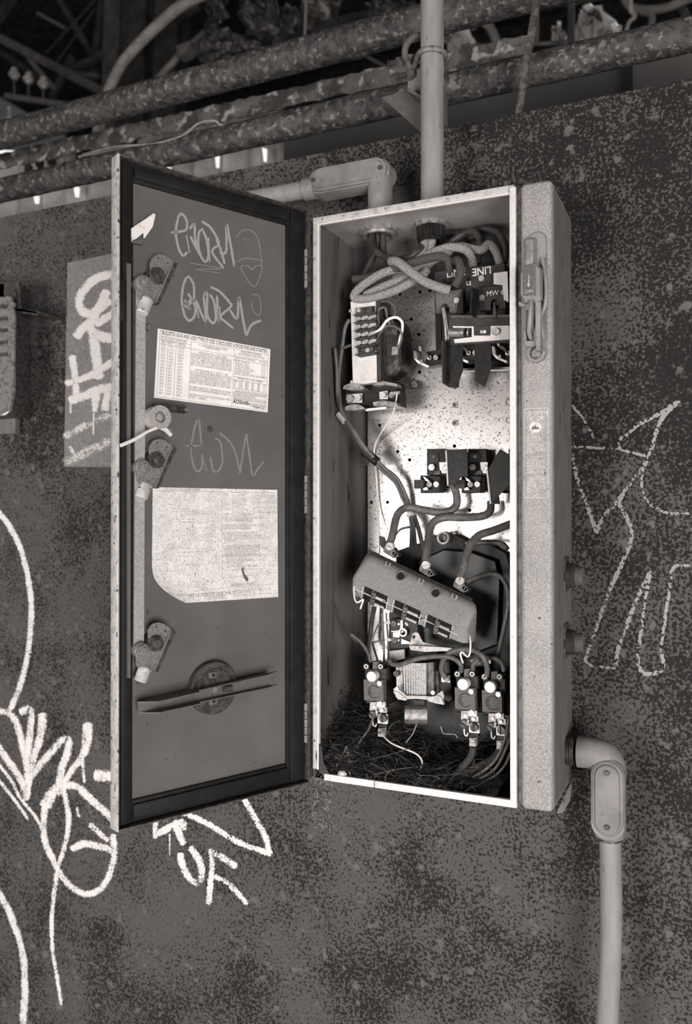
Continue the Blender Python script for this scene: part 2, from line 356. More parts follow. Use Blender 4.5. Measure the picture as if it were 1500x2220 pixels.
paint(wall, [([(-20, 1541), (17, 1545), (37, 1574), (54, 1640), (64, 1690)], 21), ([(-12, 1608), (25, 1661), (46, 1692), (58, 1735)], 21),
    ([(42, 1545), (66, 1539), (66, 1583), (60, 1636), (60, 1700)], 21), ([(93, 1545), (88, 1590), (74, 1640), (64, 1686), (60, 1735)], 28, 16),
    ([(60, 1690), (103, 1640), (130, 1609), (147, 1604), (146, 1632), (134, 1664), (128, 1700)], 22),
    ([(190, 1566), (188, 1607), (178, 1640), (155, 1672), (134, 1702)], 31, 17), ([(178, 1640), (180, 1668), (183, 1697)], 14, 8),
    ([(146, 1702), (120, 1709), (102, 1735), (95, 1775), (98, 1826), (116, 1866), (138, 1905), (165, 1930), (194, 1938), (223, 1921), (240, 1888), (247, 1851), (244, 1808)], 19),
    ([(138, 1704), (112, 1722), (98, 1752)], 34), ([(134, 1704), (146, 1748), (149, 1789), (139, 1839), (126, 1880), (118, 1934), (112, 1996), (114, 2058), (124, 2120), (133, 2180)], 18, 11),
    ([(138, 1702), (169, 1707), (198, 1734), (232, 1764), (255, 1790)], 22), ([(167, 1750), (171, 1771)], 17), ([(194, 1785), (215, 1806), (236, 1822)], 17),
    ([(153, 1841), (182, 1829), (215, 1835), (246, 1845)], 21), ([(203, 1680), (240, 1684), (280, 1684)], 32)], s_wall, 'graffiti', 'thick white sprayed tag left of the door')
paint(wall, [([(-8, 1650), (25, 1694), (45, 1731), (83, 1781), (100, 1835)], 10), ([(-8, 1684), (29, 1731), (62, 1777)], 10)], s_wall, 'graffiti')
paint(wall, [([(-10, 1922), (21, 1979), (39, 2029), (51, 2079), (54, 2137), (51, 2200), (48, 2260)], 20)], s_wall, 'graffiti', 'white sprayed arc at the lower left corner')
paint(wall, [([(340, 1733), (399, 1762), (455, 1789), (517, 1826), (582, 1850)], 17), ([(510, 1690), (527, 1728), (550, 1769), (574, 1812), (586, 1856)], 17)], s_wall, 'graffiti', 'white sprayed V stroke below the open door')
paint(wall, [([(340, 1774), (336, 1796), (338, 1818)], 15), ([(333, 1812), (360, 1798), (382, 1785), (405, 1788)], 19), ([(380, 1786), (388, 1806), (399, 1832)], 26, 18), ([(392, 1776), (398, 1800)], 34), ([(368, 1808), (368, 1854)], 9, 6),
    ([(388, 1849), (397, 1880), (413, 1905), (428, 1914), (438, 1893), (430, 1862), (411, 1836)], 20), ([(456, 1840), (460, 1872), (456, 1913), (452, 1962)], 17), ([(456, 1846), (484, 1860), (513, 1880)], 19), ([(464, 1899), (496, 1917), (537, 1960)], 15)], s_wall, 'graffiti', 'white sprayed letters hooked and forked below the door')
paint(wall, [([(1238, 878), (1265, 908), (1288, 950)], 11), ([(1238, 968), (1294, 971), (1339, 974), (1375, 983), (1401, 989)], 10), ([(1473, 864), (1440, 891), (1386, 920), (1360, 941), (1342, 956), (1345, 976)], 13),
    ([(1473, 867), (1437, 905), (1419, 947), (1410, 983), (1395, 1012), (1369, 1042), (1339, 1087), (1309, 1119), (1294, 1152)], 16), ([(1395, 1006), (1391, 1054), (1404, 1087), (1428, 1105), (1452, 1113), (1500, 1113), (1530, 1113)], 11),
    ([(1240, 985), (1253, 1042), (1270, 1090), (1285, 1131), (1295, 1157)], 16)], s_dark, 'graffiti', 'worn white pointed graffiti outline right of the box')
paint(wall, [([(1339, 1090), (1360, 1125), (1369, 1164), (1351, 1215), (1324, 1274), (1300, 1339), (1282, 1393), (1268, 1432)], 15), ([(1266, 1427), (1282, 1443), (1335, 1449)], 10),
    ([(1333, 1449), (1339, 1411), (1360, 1351), (1383, 1295), (1410, 1238)], 16), ([(1410, 1238), (1398, 1304), (1389, 1375), (1383, 1429), (1392, 1458), (1410, 1460), (1437, 1450), (1434, 1405), (1443, 1330), (1452, 1271), (1458, 1234), (1479, 1226), (1520, 1234)], 14)], s_dark, 'graffiti', 'worn white leg-like graffiti outline right of the push buttons')
# ---- steel sheet with paint, left of the door
sheet = MB(); SY = .1655; F1 = Fr((0, SY, 0), (1, 0, 0), (0, 0, 1), (0, -1, 0))
sheet.pprism(F1, [(146, 570), (330, 531), (330, 1012), (139, 1012)], 0, .0028)
sheet = sheet.build('steel_sheet', m_sign, None, 'grey steel sheet on the wall with white sprayed strokes, left of the door', 'metal sheet')
LIFT[0] = .0003
paint(sheet, [([(262, 598), (235, 596), (212, 602), (188, 620), (173, 645), (175, 668), (190, 680), (212, 672), (240, 650)], 21), ([(232, 628), (215, 665), (200, 695), (180, 712), (164, 733)], 22), ([(262, 668), (232, 688), (205, 704)], 20),
    ([(194, 700), (204, 741), (209, 780), (216, 822)], 25), ([(200, 722), (235, 733), (265, 735)], 24), ([(156, 770), (161, 807), (165, 862)], 17), ([(141, 832), (183, 819), (209, 807), (250, 780)], 17), ([(149, 869), (188, 857), (209, 846), (250, 838)], 22),
    ([(209, 852), (206, 893)], 42, 30), ([(234, 850), (228, 890)], 36), ([(203, 895), (202, 942)], 8), ([(153, 868), (153, 896)], 8)], s_sign, 'spray_paint', fr=F1)
paint(sheet, [([(137, 948), (183, 924), (240, 898)], 19), ([(137, 1003), (170, 990), (240, 954)], 24), ([(150, 968), (170, 995)], 16)], s_sparse, 'spray_paint', fr=F1)
# ---- switch box at the left edge
t = thing('switch_box', 'dark switch box with pale torn cover at the left edge of the wall', 'electrical box', at(-30, 900, .12))
MB().pbox(FF, -150, 625, 10, 905, -.10, .066, .002).build('body', m_dsteel, t)
c = MB().pprism(FF, [(-140, 655), (24, 642), (32, 690), (30, 780), (24, 880), (12, 900), (-140, 880)], -.085, .004); c.build('cover', m_steel, t, label='pale dented cover')
for k in range(9):
    MB().pprism(FF, [(-20, 662+k*13), (16, 660+k*13), (16, 668+k*13), (-20, 670+k*13)], -.0835, .0012).build('louver', m_zinc if k % 2 else m_dsteel, t)
for k in range(5): MB().pcyl(FF, 26, 660+k*46, -.082, .004, 7, 10).build('rivet', m_steel, t)
c = MB(); c.pprism(FF, [(-40, 617), (42, 610), (42, 668), (80, 676), (80, 684), (36, 676), (36, 650), (-40, 655)], -.10, .004); c.pprism(FF, [(36, 668), (82, 674), (82, 680), (36, 674)], -.10, .06); c.build('mounting_bracket', m_dsteel, t)
screw(FF, 26, 637, -.094, 9, t, m_dsteel)
c = MB().pprism(FF, [(-40, 893), (33, 893), (33, 940), (-40, 942)], -.15, .012); c.build('mounting_tab', m_side, t)
MB().tube([at(-20, 896, .085), at(8, 898, .085), at(22, 888, .09)], .003, 8).build('latch', m_zinc, t)
MB().pprism(FF, [(14, 780), (28, 790), (28, 850), (20, 892), (12, 850)], -.083, .006).build('torn_strip', m_steel, t, label='pale peeling strip')

# ================================================================ pipes and steelwork above the wall
def pxpipe(name, a, b, Yd, wpx, mat, label, n=28, wob=0):
    A, B = at(*a, Yd), at(*b, Yd); mid = ((a[0]+b[0])/2, (a[1]+b[1])/2); r = wpx/2*FF.mpp(*mid, -Yd); d = B-A
    P = [A+d*(k/120) for k in range(121)]; rr = [r*(1+random.uniform(-wob, wob)) for _ in range(121)]
    return MB().tube(P, r, n, 1, rr=rr).build(name, mat, None, label, 'pipe', sharp=70)
pxpipe('steam_pipe', (-160, 338), (1760, -180), .34, 70, m_rust, 'upper fat flaking pipe crossing behind the vertical conduit', wob=.025)
pxpipe('steam_pipe', (-160, 450), (1700, 28), .27, 62, m_rust, 'lower flaking pipe just above the wall edge', wob=.025)
# rail between the pipes, ragged angle iron
t = thing('angle_rail', 'rusty angle iron rail with ragged pale edge between the two pipes', 'rail', at(600, 220, .45))
mb = MB(); A, B = at(-100, 372, .45), at(1150, 96, .45); d = (B-A); n = 90; top = []; bot = []
for k in range(n+1):
    p = A+d*(k/n); h = .020+random.uniform(-.003, .003); top.append(p+V((0, 0, h))); bot.append(p-V((0, 0, h*.8+random.uniform(0, .006))))
mb.loft([top, [p+V((0, .004, 0)) for p in top], [p+V((0, .004, 0)) for p in bot], bot, top], caps=False, closed=False)
mb.build('web', m_beam, t, sharp=20)
# ducts behind the pipes
MB().pprism(FF, [(615, 195), (1375, 105), (1375, 330), (615, 460)], -.62, .25).build('sheet_duct', m_duct, None, 'plain dark sheet metal duct behind the pipes', 'duct')
MB().pprism(FF, [(1372, 106), (1640, 48), (1640, 330), (1372, 330)], -.56, .25).build('sheet_duct', M('duct_light', .10, .085, scale=10, soft=.2), None, 'lighter duct end above the wall at far right', 'duct')
# corrugated panel with daylight through its gaps
t = thing('corrugated_panel', 'pale corrugated panel with daylight in its gaps behind the lower pipe', 'panel', at(300, 430, .8))
mb = MB(); P0, P1 = at(-120, 440, .8), at(640, 300, .8); n = 120; a = []; b = []
for k in range(n+1):
    p = P0.lerp(P1, k/n); o = V((0, .015*math.sin(k/n*2*math.pi*14), 0)); a.append(p+o+V((0, 0, .10))); b.append(p+o-V((0, 0, .20)))
mb.loft([a, b], caps=False, closed=False); mb.build('sheet', M('fibre_sheet', .50, .30, scale=8, lo=.5, soft=.15, rough=.6), t, sharp=80)
me_em = bpy.data.materials.new('daylight_gap'); me_em.use_nodes = True; b_ = me_em.node_tree.nodes['Principled BSDF']; b_.inputs['Emission Color'].default_value = (1, .98, .95, 1); b_.inputs['Emission Strength'].default_value = .75
for x, y, w, h in ((470, 346, 5, 17), (573, 335, 5, 15), (165, 415, 6, 12), (78, 432, 6, 9), (363, 366, 7, 6), (10, 328, 34, 4)):
    MB().pprism(FF, [(x-w, y-h), (x+w, y-h+3), (x+w*.8, y+h), (x-w*.3, y+h)], -.77, .004).build('daylight_gap', me_em, t, label='bright gap of daylight')
def bar(name, a, b, Yd, wpx, mat=None, label='', cat='steel beam', round_=False, group=None, Yb=None, parent=None):
    A, B = at(*a, Yd), at(*b, Yb or Yd); mid = ((a[0]+b[0])/2, (a[1]+b[1])/2); r = wpx/2*FF.mpp(*mid, -(Yd+(Yb or Yd))/2)
    mb = MB()
    if round_: mb.tube([A, B], r, 12, 1)
    else:
        d = (B-A).normalized(); s_ = d.cross(V((0, 1, 0))).normalized()*r; q = V((0, r*1.2, 0)); th = r*.22
        def plank(o1, o2, o3): mb.loft([[P+o1*i+o2*j+o3 for i, j in ((-1, -1), (1, -1), (1, 1), (-1, 1))] for P in (A, B)])
        plank(s_, V((0, th, 0)), -q*0); plank(s_*.22, q*.5, s_*.78+q*.5); plank(s_*.22, q*.5, -s_*.78+q*.5)
    return mb.build(name, mat or m_dark, parent, label if not parent else None, None if parent else cat, group)
bm1 = M('brace_paint', .13, .08, scale=12, lo=.5, soft=.15, rough=.7); bm2 = M('brace_dim', .075, .04, scale=12, lo=.5, soft=.15, rough=.7)
bar('steel_brace', (-40, 62), (225, 200), 2.6, 17, bm1, 'long pale brace sloping down to the column at upper left')
bar('steel_brace', (118, -20), (196, 112), 3.2, 13, bm2, 'steep brace from the top edge at upper left')
bar('steel_brace', (222, -20), (198, 190), 3.0, 15, bm2, 'near vertical brace beside the column')
bar('steel_brace', (430, 8), (140, 158), 2.9, 16, bm2, 'brace rising rightward across the column')
bar('steel_brace', (118, 192), (60, 125), 2.4, 9, bm1, 'short brace above the insulators')
bar('steel_brace', (110, 210), (155, 120), 2.9, 12, bm2, 'short brace leaning right near the insulators')
bar('steel_brace', (80, 28), (140, 60), 2.6, 7, bm1, 'small stub brace high at upper left')
bar('steel_brace', (-20, 55), (30, -20), 3.1, 18, bm2, 'brace crossing the top left corner')
bar('steel_brace', (-20, 100), (120, 190), 3.5, 12, bm2, 'dim brace behind the insulators')
bar('steel_column', (248, -60), (232, 420), 2.2, 42, bm2, 'dark steel column left of the flexible conduit', 'column')
for k, x in enumerate((275, 345)): bar('cladding_sheet', (x+20, -40), (x+10, 330), 3.4, 62, bm2, ('dim vertical panel right of the column', 'second dim panel behind the flexible conduit')[k], 'panel')
bar('steel_brace', (158, 158), (215, 165), 2.7, 9, bm1, 'short horizontal brace against the column')
for k, (a, b) in enumerate((((215, -10), (100, 115)), ((205, 20), (120, 140)))): bar('overhead_wire', a, b, 3.2, 2.2, bm1, ('upper', 'lower')[k]+' thin wire sloping behind the braces', 'wire', True, 'thin overhead wires')
# insulators on their cross bar
bar('cross_bar', (10, 207), (150, 228), 2.0, 11, bm1, 'cross bar carrying three small insulators', 'bar')
def insulator(x, y, lab, h=26):
    t = thing('pin_insulator', lab, 'insulator', at(x, y+44, 2.0)); m = FF.mpp(x, y, -2.0); p = at(x, y, 2.0)
    def lathe(prof, mat, nm):
        R = [[p+V((math.cos(a*2*math.pi/14)*r*m, math.sin(a*2*math.pi/14)*r*m, z*m)) for a in range(14)] for r, z in prof]; MB().loft(R).build(nm, mat, t, sharp=50)
    lathe([(3, 12), (6, 10), (7, 7), (4, 5), (9, 2), (12, -2), (12, -6), (5, -8), (7, -11), (6, -13)], m_glass, 'porcelain')
    lathe([(1.8, -8), (1.8, -46)], bm1, 'pin')
insulator(31, 158, 'leftmost pale insulator on the cross bar'); insulator(62, 168, 'middle pale insulator on the cross bar'); insulator(94, 178, 'rightmost pale insulator on the cross bar')
t = thing('bushing', 'pale bottle shaped bushing below the leftmost insulator', 'insulator', at(20, 280, 1.9)); p = at(20, 262, 1.9); m = FF.mpp(20, 262, -1.9)
MB().loft([[p+V((math.cos(a*math.pi/7)*r*m, math.sin(a*math.pi/7)*r*m, z*m)) for a in range(14)] for r, z in [(2, 32), (5, 28), (3, 24), (4, 12), (9, 0), (10, -20)]]).build('porcelain', m_glass, t)
# flexible conduits (ribbed)
def flex(pts, Yd, wpx, label, mat):
    L = catmull([at(x, y, Yd) for x, y in pts], 22); r = wpx/2*FF.mpp(*pts[1], -Yd); mb = MB()
    mb.tube(L, r, 16, 1, rr=[r*(1 if (k//1) % 2 else .93) for k in range(len(L))]); return mb.build('flexible_conduit', mat, None, label, 'conduit', sharp=80)
m_flex = M('flex_metal', .22, .16, scale=20, rough=.5)
flex([(450, -15), (400, 8), (350, 48), (292, 105), (255, 155), (228, 222), (216, 300)], 1.3, 25, 'fat ribbed conduit curving down from the top edge', m_flex)
flex([(212, 255), (209, 300), (204, 350)], 1.2, 19, 'short ribbed conduit dropping between pipes', m_flex)
bar('thin_conduit', (445, 68), (412, 96), 1.6, 12, bm1, 'thin upper length of bent conduit', 'conduit', True)
bar('thin_conduit', (412, 94), (325, 190), 1.6, 15, m_flex, 'thin conduit sloping down to the upper pipe', 'conduit', True)
MB().pprism(FF, [(382, 100), (400, 92), (410, 96), (404, 112), (385, 122)], -1.55, .05).build('conduit_box', bm1, None, 'small box on the thin sloping conduit', 'box')
t = MB().pprism(FF, [(420, 90), (442, 72), (455, 80), (455, 118), (420, 118)], -1.8, .1).build('junction_box', bm1, None, 'small box right of the thin sloping conduit', 'box')
# small wires draped on the lower pipe
cable('draped_wire', [(180, 335, .30), (250, 318, .26), (330, 312, .25), (395, 294, .24), (430, 268, .25), (465, 262, .25), (485, 272, .26), (540, 262, .27)], .0022, m_flex, 'stiff wire draped over the lower pipe', 'wire')
cable('draped_wire', [(170, 340, .33), (260, 322, .33), (360, 306, .33), (420, 296, .33)], .0022, m_flex, 'second wire lying behind the draped wire', 'wire')
for k, (x, y) in enumerate(((172, 318), (236, 285), (268, 300))):
    MB().pbox(FF, x-9, y-26, x+9, y+26, -.6, .04, .003).build('bracket_block', bm2, None, ('dark block hanging left between the pipes', 'dark block under the ribbed conduit', 'dark block right of the ribbed conduit')[k], 'block')
for k, (x, y) in enumerate(((62, 365), (86, 355), (112, 350))):
    MB().tube([at(x, y-30, .7), at(x, y+30, .7)], .006, 10, 1).tube([at(x, y-5, .7), at(x, y+6, .7)], .012, 10, 1).build('hanging_rod', bm2, None, ('leftmost', 'middle', 'rightmost')[k]+' of the three dark threaded rods hanging between the pipes', 'rod', 'dark rods hanging between the pipes')
# clutter at upper right: cables, hooks, crumpled plastic
rn = random.Random(5)
for k in range(9):
    x = rn.uniform(470, 900); y = rn.uniform(-20, 70)
    cable('tangled_cable', [(x, y, 1.5), (x+rn.uniform(-60, 60), y+rn.uniform(10, 40), 1.6), (x+rn.uniform(-90, 90), y+rn.uniform(30, 80), 1.5), (x+rn.uniform(-90, 90), y+rn.uniform(60, 120), 1.7)], rn.choice((.006, .01, .016)), rn.choice((m_beam, bm2, bm1)), 'cable in the dark tangle above the upper pipe', 'cable', 'tangled cables above the upper pipe', n=6)
def crumple(name, pts, Yd, th, mat, label, cat, seed, amp=.03):
    r_ = random.Random(seed); P = [FF.hit(x, y, -Yd) for x, y in pts]; c = sum((V(p) for p in P), V((0, 0)))/len(P); R = []
    for s_ in (1, .86, .65, .42, .2, .05):
        R.append([FF.pt(c.x+(p[0]-c.x)*s_+r_.uniform(-amp, amp)*.4, c.y+(p[1]-c.y)*s_+r_.uniform(-amp, amp)*.4, -Yd+th*(1-s_)+r_.uniform(-amp, amp)) for p in P])
    mb = MB().loft(R, caps=False); mb.loft([R[0], [p+V((0, th*.5, 0)) for p in R[0]]]); return mb.build(name, mat, None, label, cat, sharp=20)
m_clump = M('lint', .05, .02, scale=40, lo=.5, soft=.1, rough=.9, v3=.14, s3=30, lo3=.6, soft3=.05)
def blob(cx, cy, rx, ry): return [(cx+rx*math.cos(a*math.pi/7), cy+ry*math.sin(a*math.pi/7)) for a in range(14)]
crumple('hanging_lint', blob(560, 20, 45, 50), 1.2, .06, m_clump, 'ragged pale lint hanging left of centre at the top edge', 'debris', 1)
crumple('hanging_lint', blob(465, 30, 12, 40), 1.2, .04, m_clump, 'thin ragged strip hanging by the junction box', 'debris', 2)
crumple('hanging_lint', blob(690, 25, 30, 55), 1.2, .05, m_clump, 'ragged lint hanging left of the vertical conduit', 'debris', 3)
crumple('hanging_lint', blob(620, 45, 34, 26), 1.3, .05, m_clump, 'small lint clump resting above the upper pipe', 'debris', 4)
crumple('hanging_lint', blob(845, 15, 50, 22), 1.3, .05, m_clump, 'flat lint clump beside the vertical conduit top', 'debris', 9)
bar('hanging_rod', (665, -20), (660, 90), 1.0, 7, bm1, 'thin pale rod hanging over the upper pipe', 'rod', True)
m_sheetp = M('milky_plastic', .62, .4, scale=8, lo=.5, soft=.2, rough=.35)
bs = m_sheetp.node_tree.nodes['Principled BSDF']; bs.inputs['Transmission Weight'].default_value = .25
crumple('plastic_bag', blob(1282, 75, 40, 52), 1.7, .10, m_sheetp, 'crumpled milky plastic behind the lower pipe at upper right', 'plastic', 5, .06)
crumple('plastic_bag', blob(998, 95, 26, 30), 1.7, .08, m_sheetp, 'small crumpled plastic right of the vertical conduit', 'plastic', 6, .04)
crumple('plastic_bag', blob(1212, 78, 14, 22), 1.8, .05, m_sheetp, 'narrow plastic scrap left of the larger crumpled plastic', 'plastic', 7, .03)
crumple('plastic_bag', blob(1325, 70, 18, 20), 1.8, .05, m_sheetp, 'plastic scrap right of the larger crumpled plastic', 'plastic', 8, .03)
bar('steel_brace', (1000, 100), (1260, 92), 1.5, 9, bm1, 'horizontal rod behind the wire rope', 'steel beam', True)
bar('steel_post', (1238, -20), (1238, 100), 1.4, 13, m_dark, 'dark vertical post left of the crumpled plastic', 'post')
bar('steel_post', (1163, -20), (1163, 95), 1.5, 9, bm1, 'thin vertical rod beside the wire rope', 'post')
cable('looped_cable', [(1020, 60, 1.4), (1040, 45, 1.4), (1062, 60, 1.4), (1078, 95, 1.4)], .014, bm1, 'looped cable right of the small crumpled plastic', 'cable')
cable('looped_cable', [(1350, -10, 1.3), (1372, 18, 1.3), (1430, 20, 1.3), (1475, 5, 1.3), (1510, -10, 1.3)], .012, bm1, 'thick cable sagging at the top right corner', 'cable')
cable('looped_cable', [(1390, 25, 1.3), (1412, 35, 1.3), (1408, 70, 1.3)], .010, bm1, 'cable drop below the sagging cable', 'cable')
cable('hook', [(1368, -10, 1.2), (1366, 20, 1.2), (1376, 36, 1.2), (1364, 48, 1.2), (1356, 72, 1.2)], .006, m_flex, 'bent wire hook hanging right of the crumpled plastic', 'hook')
cable('looped_cable', [(1460, 10, 1.4), (1482, 30, 1.4), (1488, 80, 1.4)], .012, bm2, 'dark cable at the far top right corner', 'cable')
bar('steel_brace', (960, 25), (1460, -60), 2.2, 40, bm2, 'dim horizontal beam behind the crumpled plastic')
bar('steel_brace', (960, 125), (1000, 128), 1.4, 10, bm2, 'stub beam under the small plastic')
bar('steel_brace', (470, 110), (900, 30), 1.9, 46, M('dim2', .05, .03, scale=12), 'dark beam behind the tangle above the upper pipe')
cable('looped_cable', [(735, -10, 1.3), (722, 20, 1.3), (724, 50, 1.3), (748, 64, 1.3)], .018, m_clump, 'lint-covered cable curling left of the vertical conduit', 'cable')
# wire rope: six strands twisted
t = thing('wire_rope', 'twisted wire rope hanging in front of the lower pipe', 'rope', at(1126, 240, .20))
A, B = at(1168, -30, .215), at(1122, 262, .19); d = (B-A); dn = d.normalized(); e1 = dn.cross(V((0, 1, 0))).normalized(); e2 = dn.cross(e1); m = FF.mpp(1150, 100, -.2)
for k in range(6):
    P = [A+d*(i/80)+(e1*math.cos(i*.42+k*math.pi/3)+e2*math.sin(i*.42+k*math.pi/3))*5.2*m for i in range(81)]
    MB().tube(P, 3.6*m, 7, 1).build('strand', M('rope_steel', .10, .05, scale=90, rough=.6), t)
# ================================================================ conduits and fittings
def pxtube(a, b, Yd, wpx, n=28): 
    mid = ((a[0]+b[0])/2, (a[1]+b[1])/2); return MB().tube([at(*a, Yd), at(*b, Yd)], wpx/2*FF.mpp(*mid, -Yd), n, 1)
CY = .085
a = at(937, 430, CY); r = 25*FF.mpp(937, 250, -CY)
vc = MB().tube([V((a.x, CY, .795)), V((a.x, CY, 1.5))], r, 32, 1).build('conduit_pipe', m_cond, None, 'vertical grey conduit entering the box top', 'conduit', sharp=60)
VX = a.x
t = thing('pipe_hanger', 'rusty angle bracket with curved clamp on the vertical conduit', 'bracket', at(880, 260, .13))
mh = M('hanger_steel', .10, .075, scale=60, lo=.5, soft=.2, rough=.6, v3=.2, s3=60, lo3=.68)
MB().pprism(FF, [(827, 211), (893, 196), (893, 126), (903, 120), (911, 140), (911, 212), (968, 200), (968, 272), (910, 285)], -.125, .006).build('angle_plate', mh, t)
MB().pprism(FF, [(884, 118), (903, 116), (911, 140), (911, 214), (884, 196)], -.11, .012).build('web', M('hanger_light', .2, .15, scale=60, soft=.2), t)
MB().pprism(FF, [(882, 196), (912, 214), (912, 206), (884, 190)], -.09, .05).build('shelf', mh, t)
P = [at(917, 76, .10), at(895, 82, .09), at(880, 100, .085), at(878, 120, .09), at(884, 134, .1), at(892, 150, .105)]
MB().tube(P, .0048, 10, 8).build('clamp_jaw', mh, t)
c = MB(); P = []
for k in range(15): an = -math.pi*.85+math.pi*1.5*k/14; P.append(V((VX+math.cos(an)*(r+.003), CY+math.sin(an)*(r+.004), at(935, 118, CY).z-.004*math.cos(an*.5))))
P = [V((VX-r-.018, CY+.02, P[0].z))]+P; c.tube(P, .0038, 10, 3); c.build('u_bolt', m_steel, t)
for x, y in ((858, 136), (880, 163)):
    c = MB().tube([at(x-16, y+2, .1), at(x+22, y-4, .12)], .0042, 10, 1); c.build('threaded_end', m_dsteel, t); c = MB(); c.tube([at(x+4, y, .105), at(x+14, y-2, .11)], .0085, 6, 1); c.build('nut', mh, t)
# upper conduit body
t = thing('conduit_elbow', 'cast conduit body with oval cover on top of the box', 'conduit fitting', at(822, 440, .08)); BY = .082
pa, pb = at(560, 420, BY), at(668, 409, BY); dd = (pb-pa); dd = V((dd.x, 0, 0)).normalized(); zc = at(668, 410, BY).z; rp_ = 19*FF.mpp(620, 415, -BY)
MB().tube([V((-.235, WALLY+.02, zc)), V((-.232, BY+.045, zc)), V((-.215, BY+.012, zc)), V((-.18, BY, zc)), V((-.1, BY, zc)), V((pb.x, BY, zc))], rp_, 26, 6).build('conduit_pipe', m_cond, None, 'horizontal grey conduit running left behind the door', 'conduit', sharp=60)
x0 = at(664, 400, BY).x; x1 = at(850, 400, BY).x; zz = zc+.004; rb = 27*FF.mpp(760, 385, -BY)
MB().tube([V((x0-.002, BY, zc)), V((x0+.018, BY, zc))], rp_*1.25, 26, 1).build('collar', m_alu, t)
c = MB(); P = stadium((x0+.026, zz), (x1-rb*1.05, zz), rb*1.04, 12); c.prism(FF, P, -BY-.02, -BY+.012, ch=.003); c.build('housing', m_alu, t)
c = MB(); P = stadium((x0+.03, zz), (x1-rb*1.1, zz), rb*.93, 12); c.prism(FF, P, -BY+.0125, -BY+.0165, ch=.0015); P = stadium((x0+.03, zz), (x1-rb*1.1, zz), rb*.72, 12); c.prism(FF, P, -BY+.0165, -BY+.019, ch=.002)
c.build('cover', M('cover_alu', .22, .16, scale=30, lo=.5, soft=.2, rough=.4, v3=.12, s3=120, lo3=.7), t, 'oval screwed cover')
for q in (x0+.022, x1-rb*.62): 
    mbq = MB(); mbq.cyl(FF, q, zz, -BY+.018, -BY+.0205, .0034, 14); mbq.build('screw', m_dsteel, t)
xl = x1-rb; MB().tube([V((xl, BY, zz)), V((xl, BY, .812))], rb*.98, 26, 1, caps=True).tube([V((xl, BY, .826)), V((xl, BY, .815))], rb*1.04, 26, 1).build('neck', m_alu, t)
c = MB().tube([V((xl, BY, .813)), V((xl, BY, .799))], rb*.72, 20, 1); c.build('nipple', m_dsteel, t)
# lower conduit body
t = thing('conduit_elbow', 'cast elbow conduit body with oval cover beside the box bottom', 'conduit fitting', at(1322, 1815, .096)); LY = .096
zc = at(1270, 1631, LY).z; xa = at(1222, 1630, LY).x; xv = at(1321, 1700, LY).x; rb = 34*FF.mpp(1320, 1700, -LY); mp_ = FF.mpp(1320, 1720, -LY)
def zat(y, x=1321, yy=LY): return at(x, y, yy).z
MB().tube([V((W0-.004, LY, zc)), V((W0+.012, LY, zc))], rb*.85, 22, 1).build('nipple', m_dsteel, t)
for k in range(3): MB().tube([V((W0+.001+k*.003, LY, zc)), V((W0+.0025+k*.003, LY, zc))], rb*.94, 22, 1).build('thread_ring', m_dsteel, t)
c = MB().tube([V((W0+.016, LY, zc)), V((xv-.024, LY, zc)), V((xv-.008, LY, zc-.003)), V((xv, LY, zc-.014)), V((xv, LY, zc-.03)), V((xv, LY, zat(1800)))], rb*1.0, 28, 8); c.build('housing', m_alu, t, sharp=70)
c = MB(); P = stadium((xv, zat(1672)), (xv, zat(1778)), rb*1.03, 12); c.prism(FF, P, -LY+rb*.2, -LY+rb*.98, ch=.002); c.build('cover_seat', m_alu, t)
c = MB(); P = stadium((xv+.0003, zat(1672)), (xv+.0003, zat(1770)), rb*.93, 12); c.prism(FF, P, -LY+rb*.98, -LY+rb*1.1, ch=.0015); P = stadium((xv, zat(1672)), (xv, zat(1772)), rb*.74, 12); c.prism(FF, P, -LY+rb*1.1, -LY+rb*1.25, ch=.002); c.build('cover', MATS['cover_alu'], t, 'oval screwed cover')
for yy in (1664, 1779): MB().cyl(FF, xv, zat(yy), -LY+rb*1.24, -LY+rb*1.38, .0034, 14, ch=.0005).build('screw', m_dsteel, t)
MB().tube([V((xv, LY, zat(1790))), V((xv, LY, zat(1812)))], rb*.92, 28, 1).build('collar', m_alu, t); MB().tube([V((xv, LY, zat(1812))), V((xv, LY, zat(1820)))], rb*.76, 28, 1).build('locking_ring', m_dsteel, t)
pe = at(1310, 2400, LY-.012)
MB().tube([V((xv+.001, LY, zat(1815))), V((xv+.0015, LY, zat(2040))), pe, pe+(pe-V((xv, LY, zat(1960))))*2.2], 23*mp_, 28, 6).build('conduit_pipe', m_cond, None, 'grey conduit running down from the lower elbow fitting', 'conduit', sharp=60)
# bushings inside the box ceiling
# ================================================================ the enclosure
enc = thing('electrical_enclosure', 'open grey steel electrical box with hinged door mounted on the wall', 'electrical box', (W0/2, D0, 0))
B = 'B'
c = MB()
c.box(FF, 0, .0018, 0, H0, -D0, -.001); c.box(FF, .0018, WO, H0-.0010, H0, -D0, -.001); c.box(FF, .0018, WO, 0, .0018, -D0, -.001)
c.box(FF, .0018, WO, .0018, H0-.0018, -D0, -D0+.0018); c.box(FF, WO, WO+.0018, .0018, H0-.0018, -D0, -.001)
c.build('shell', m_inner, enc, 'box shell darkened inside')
c = MB(); c.box(FF, .0019, WO-.0001, H0-.0018, H0-.0011, -D0+.0018, -.0045); c.build('added_light_sheet', M('lit_enamel', .36, .26, scale=16, lo=.5, soft=.2, rough=.4), enc, label='underside of the box top, light painted in as a paler tone')  # added sheet, paler to paint in light on the box top's underside
LW = .0098
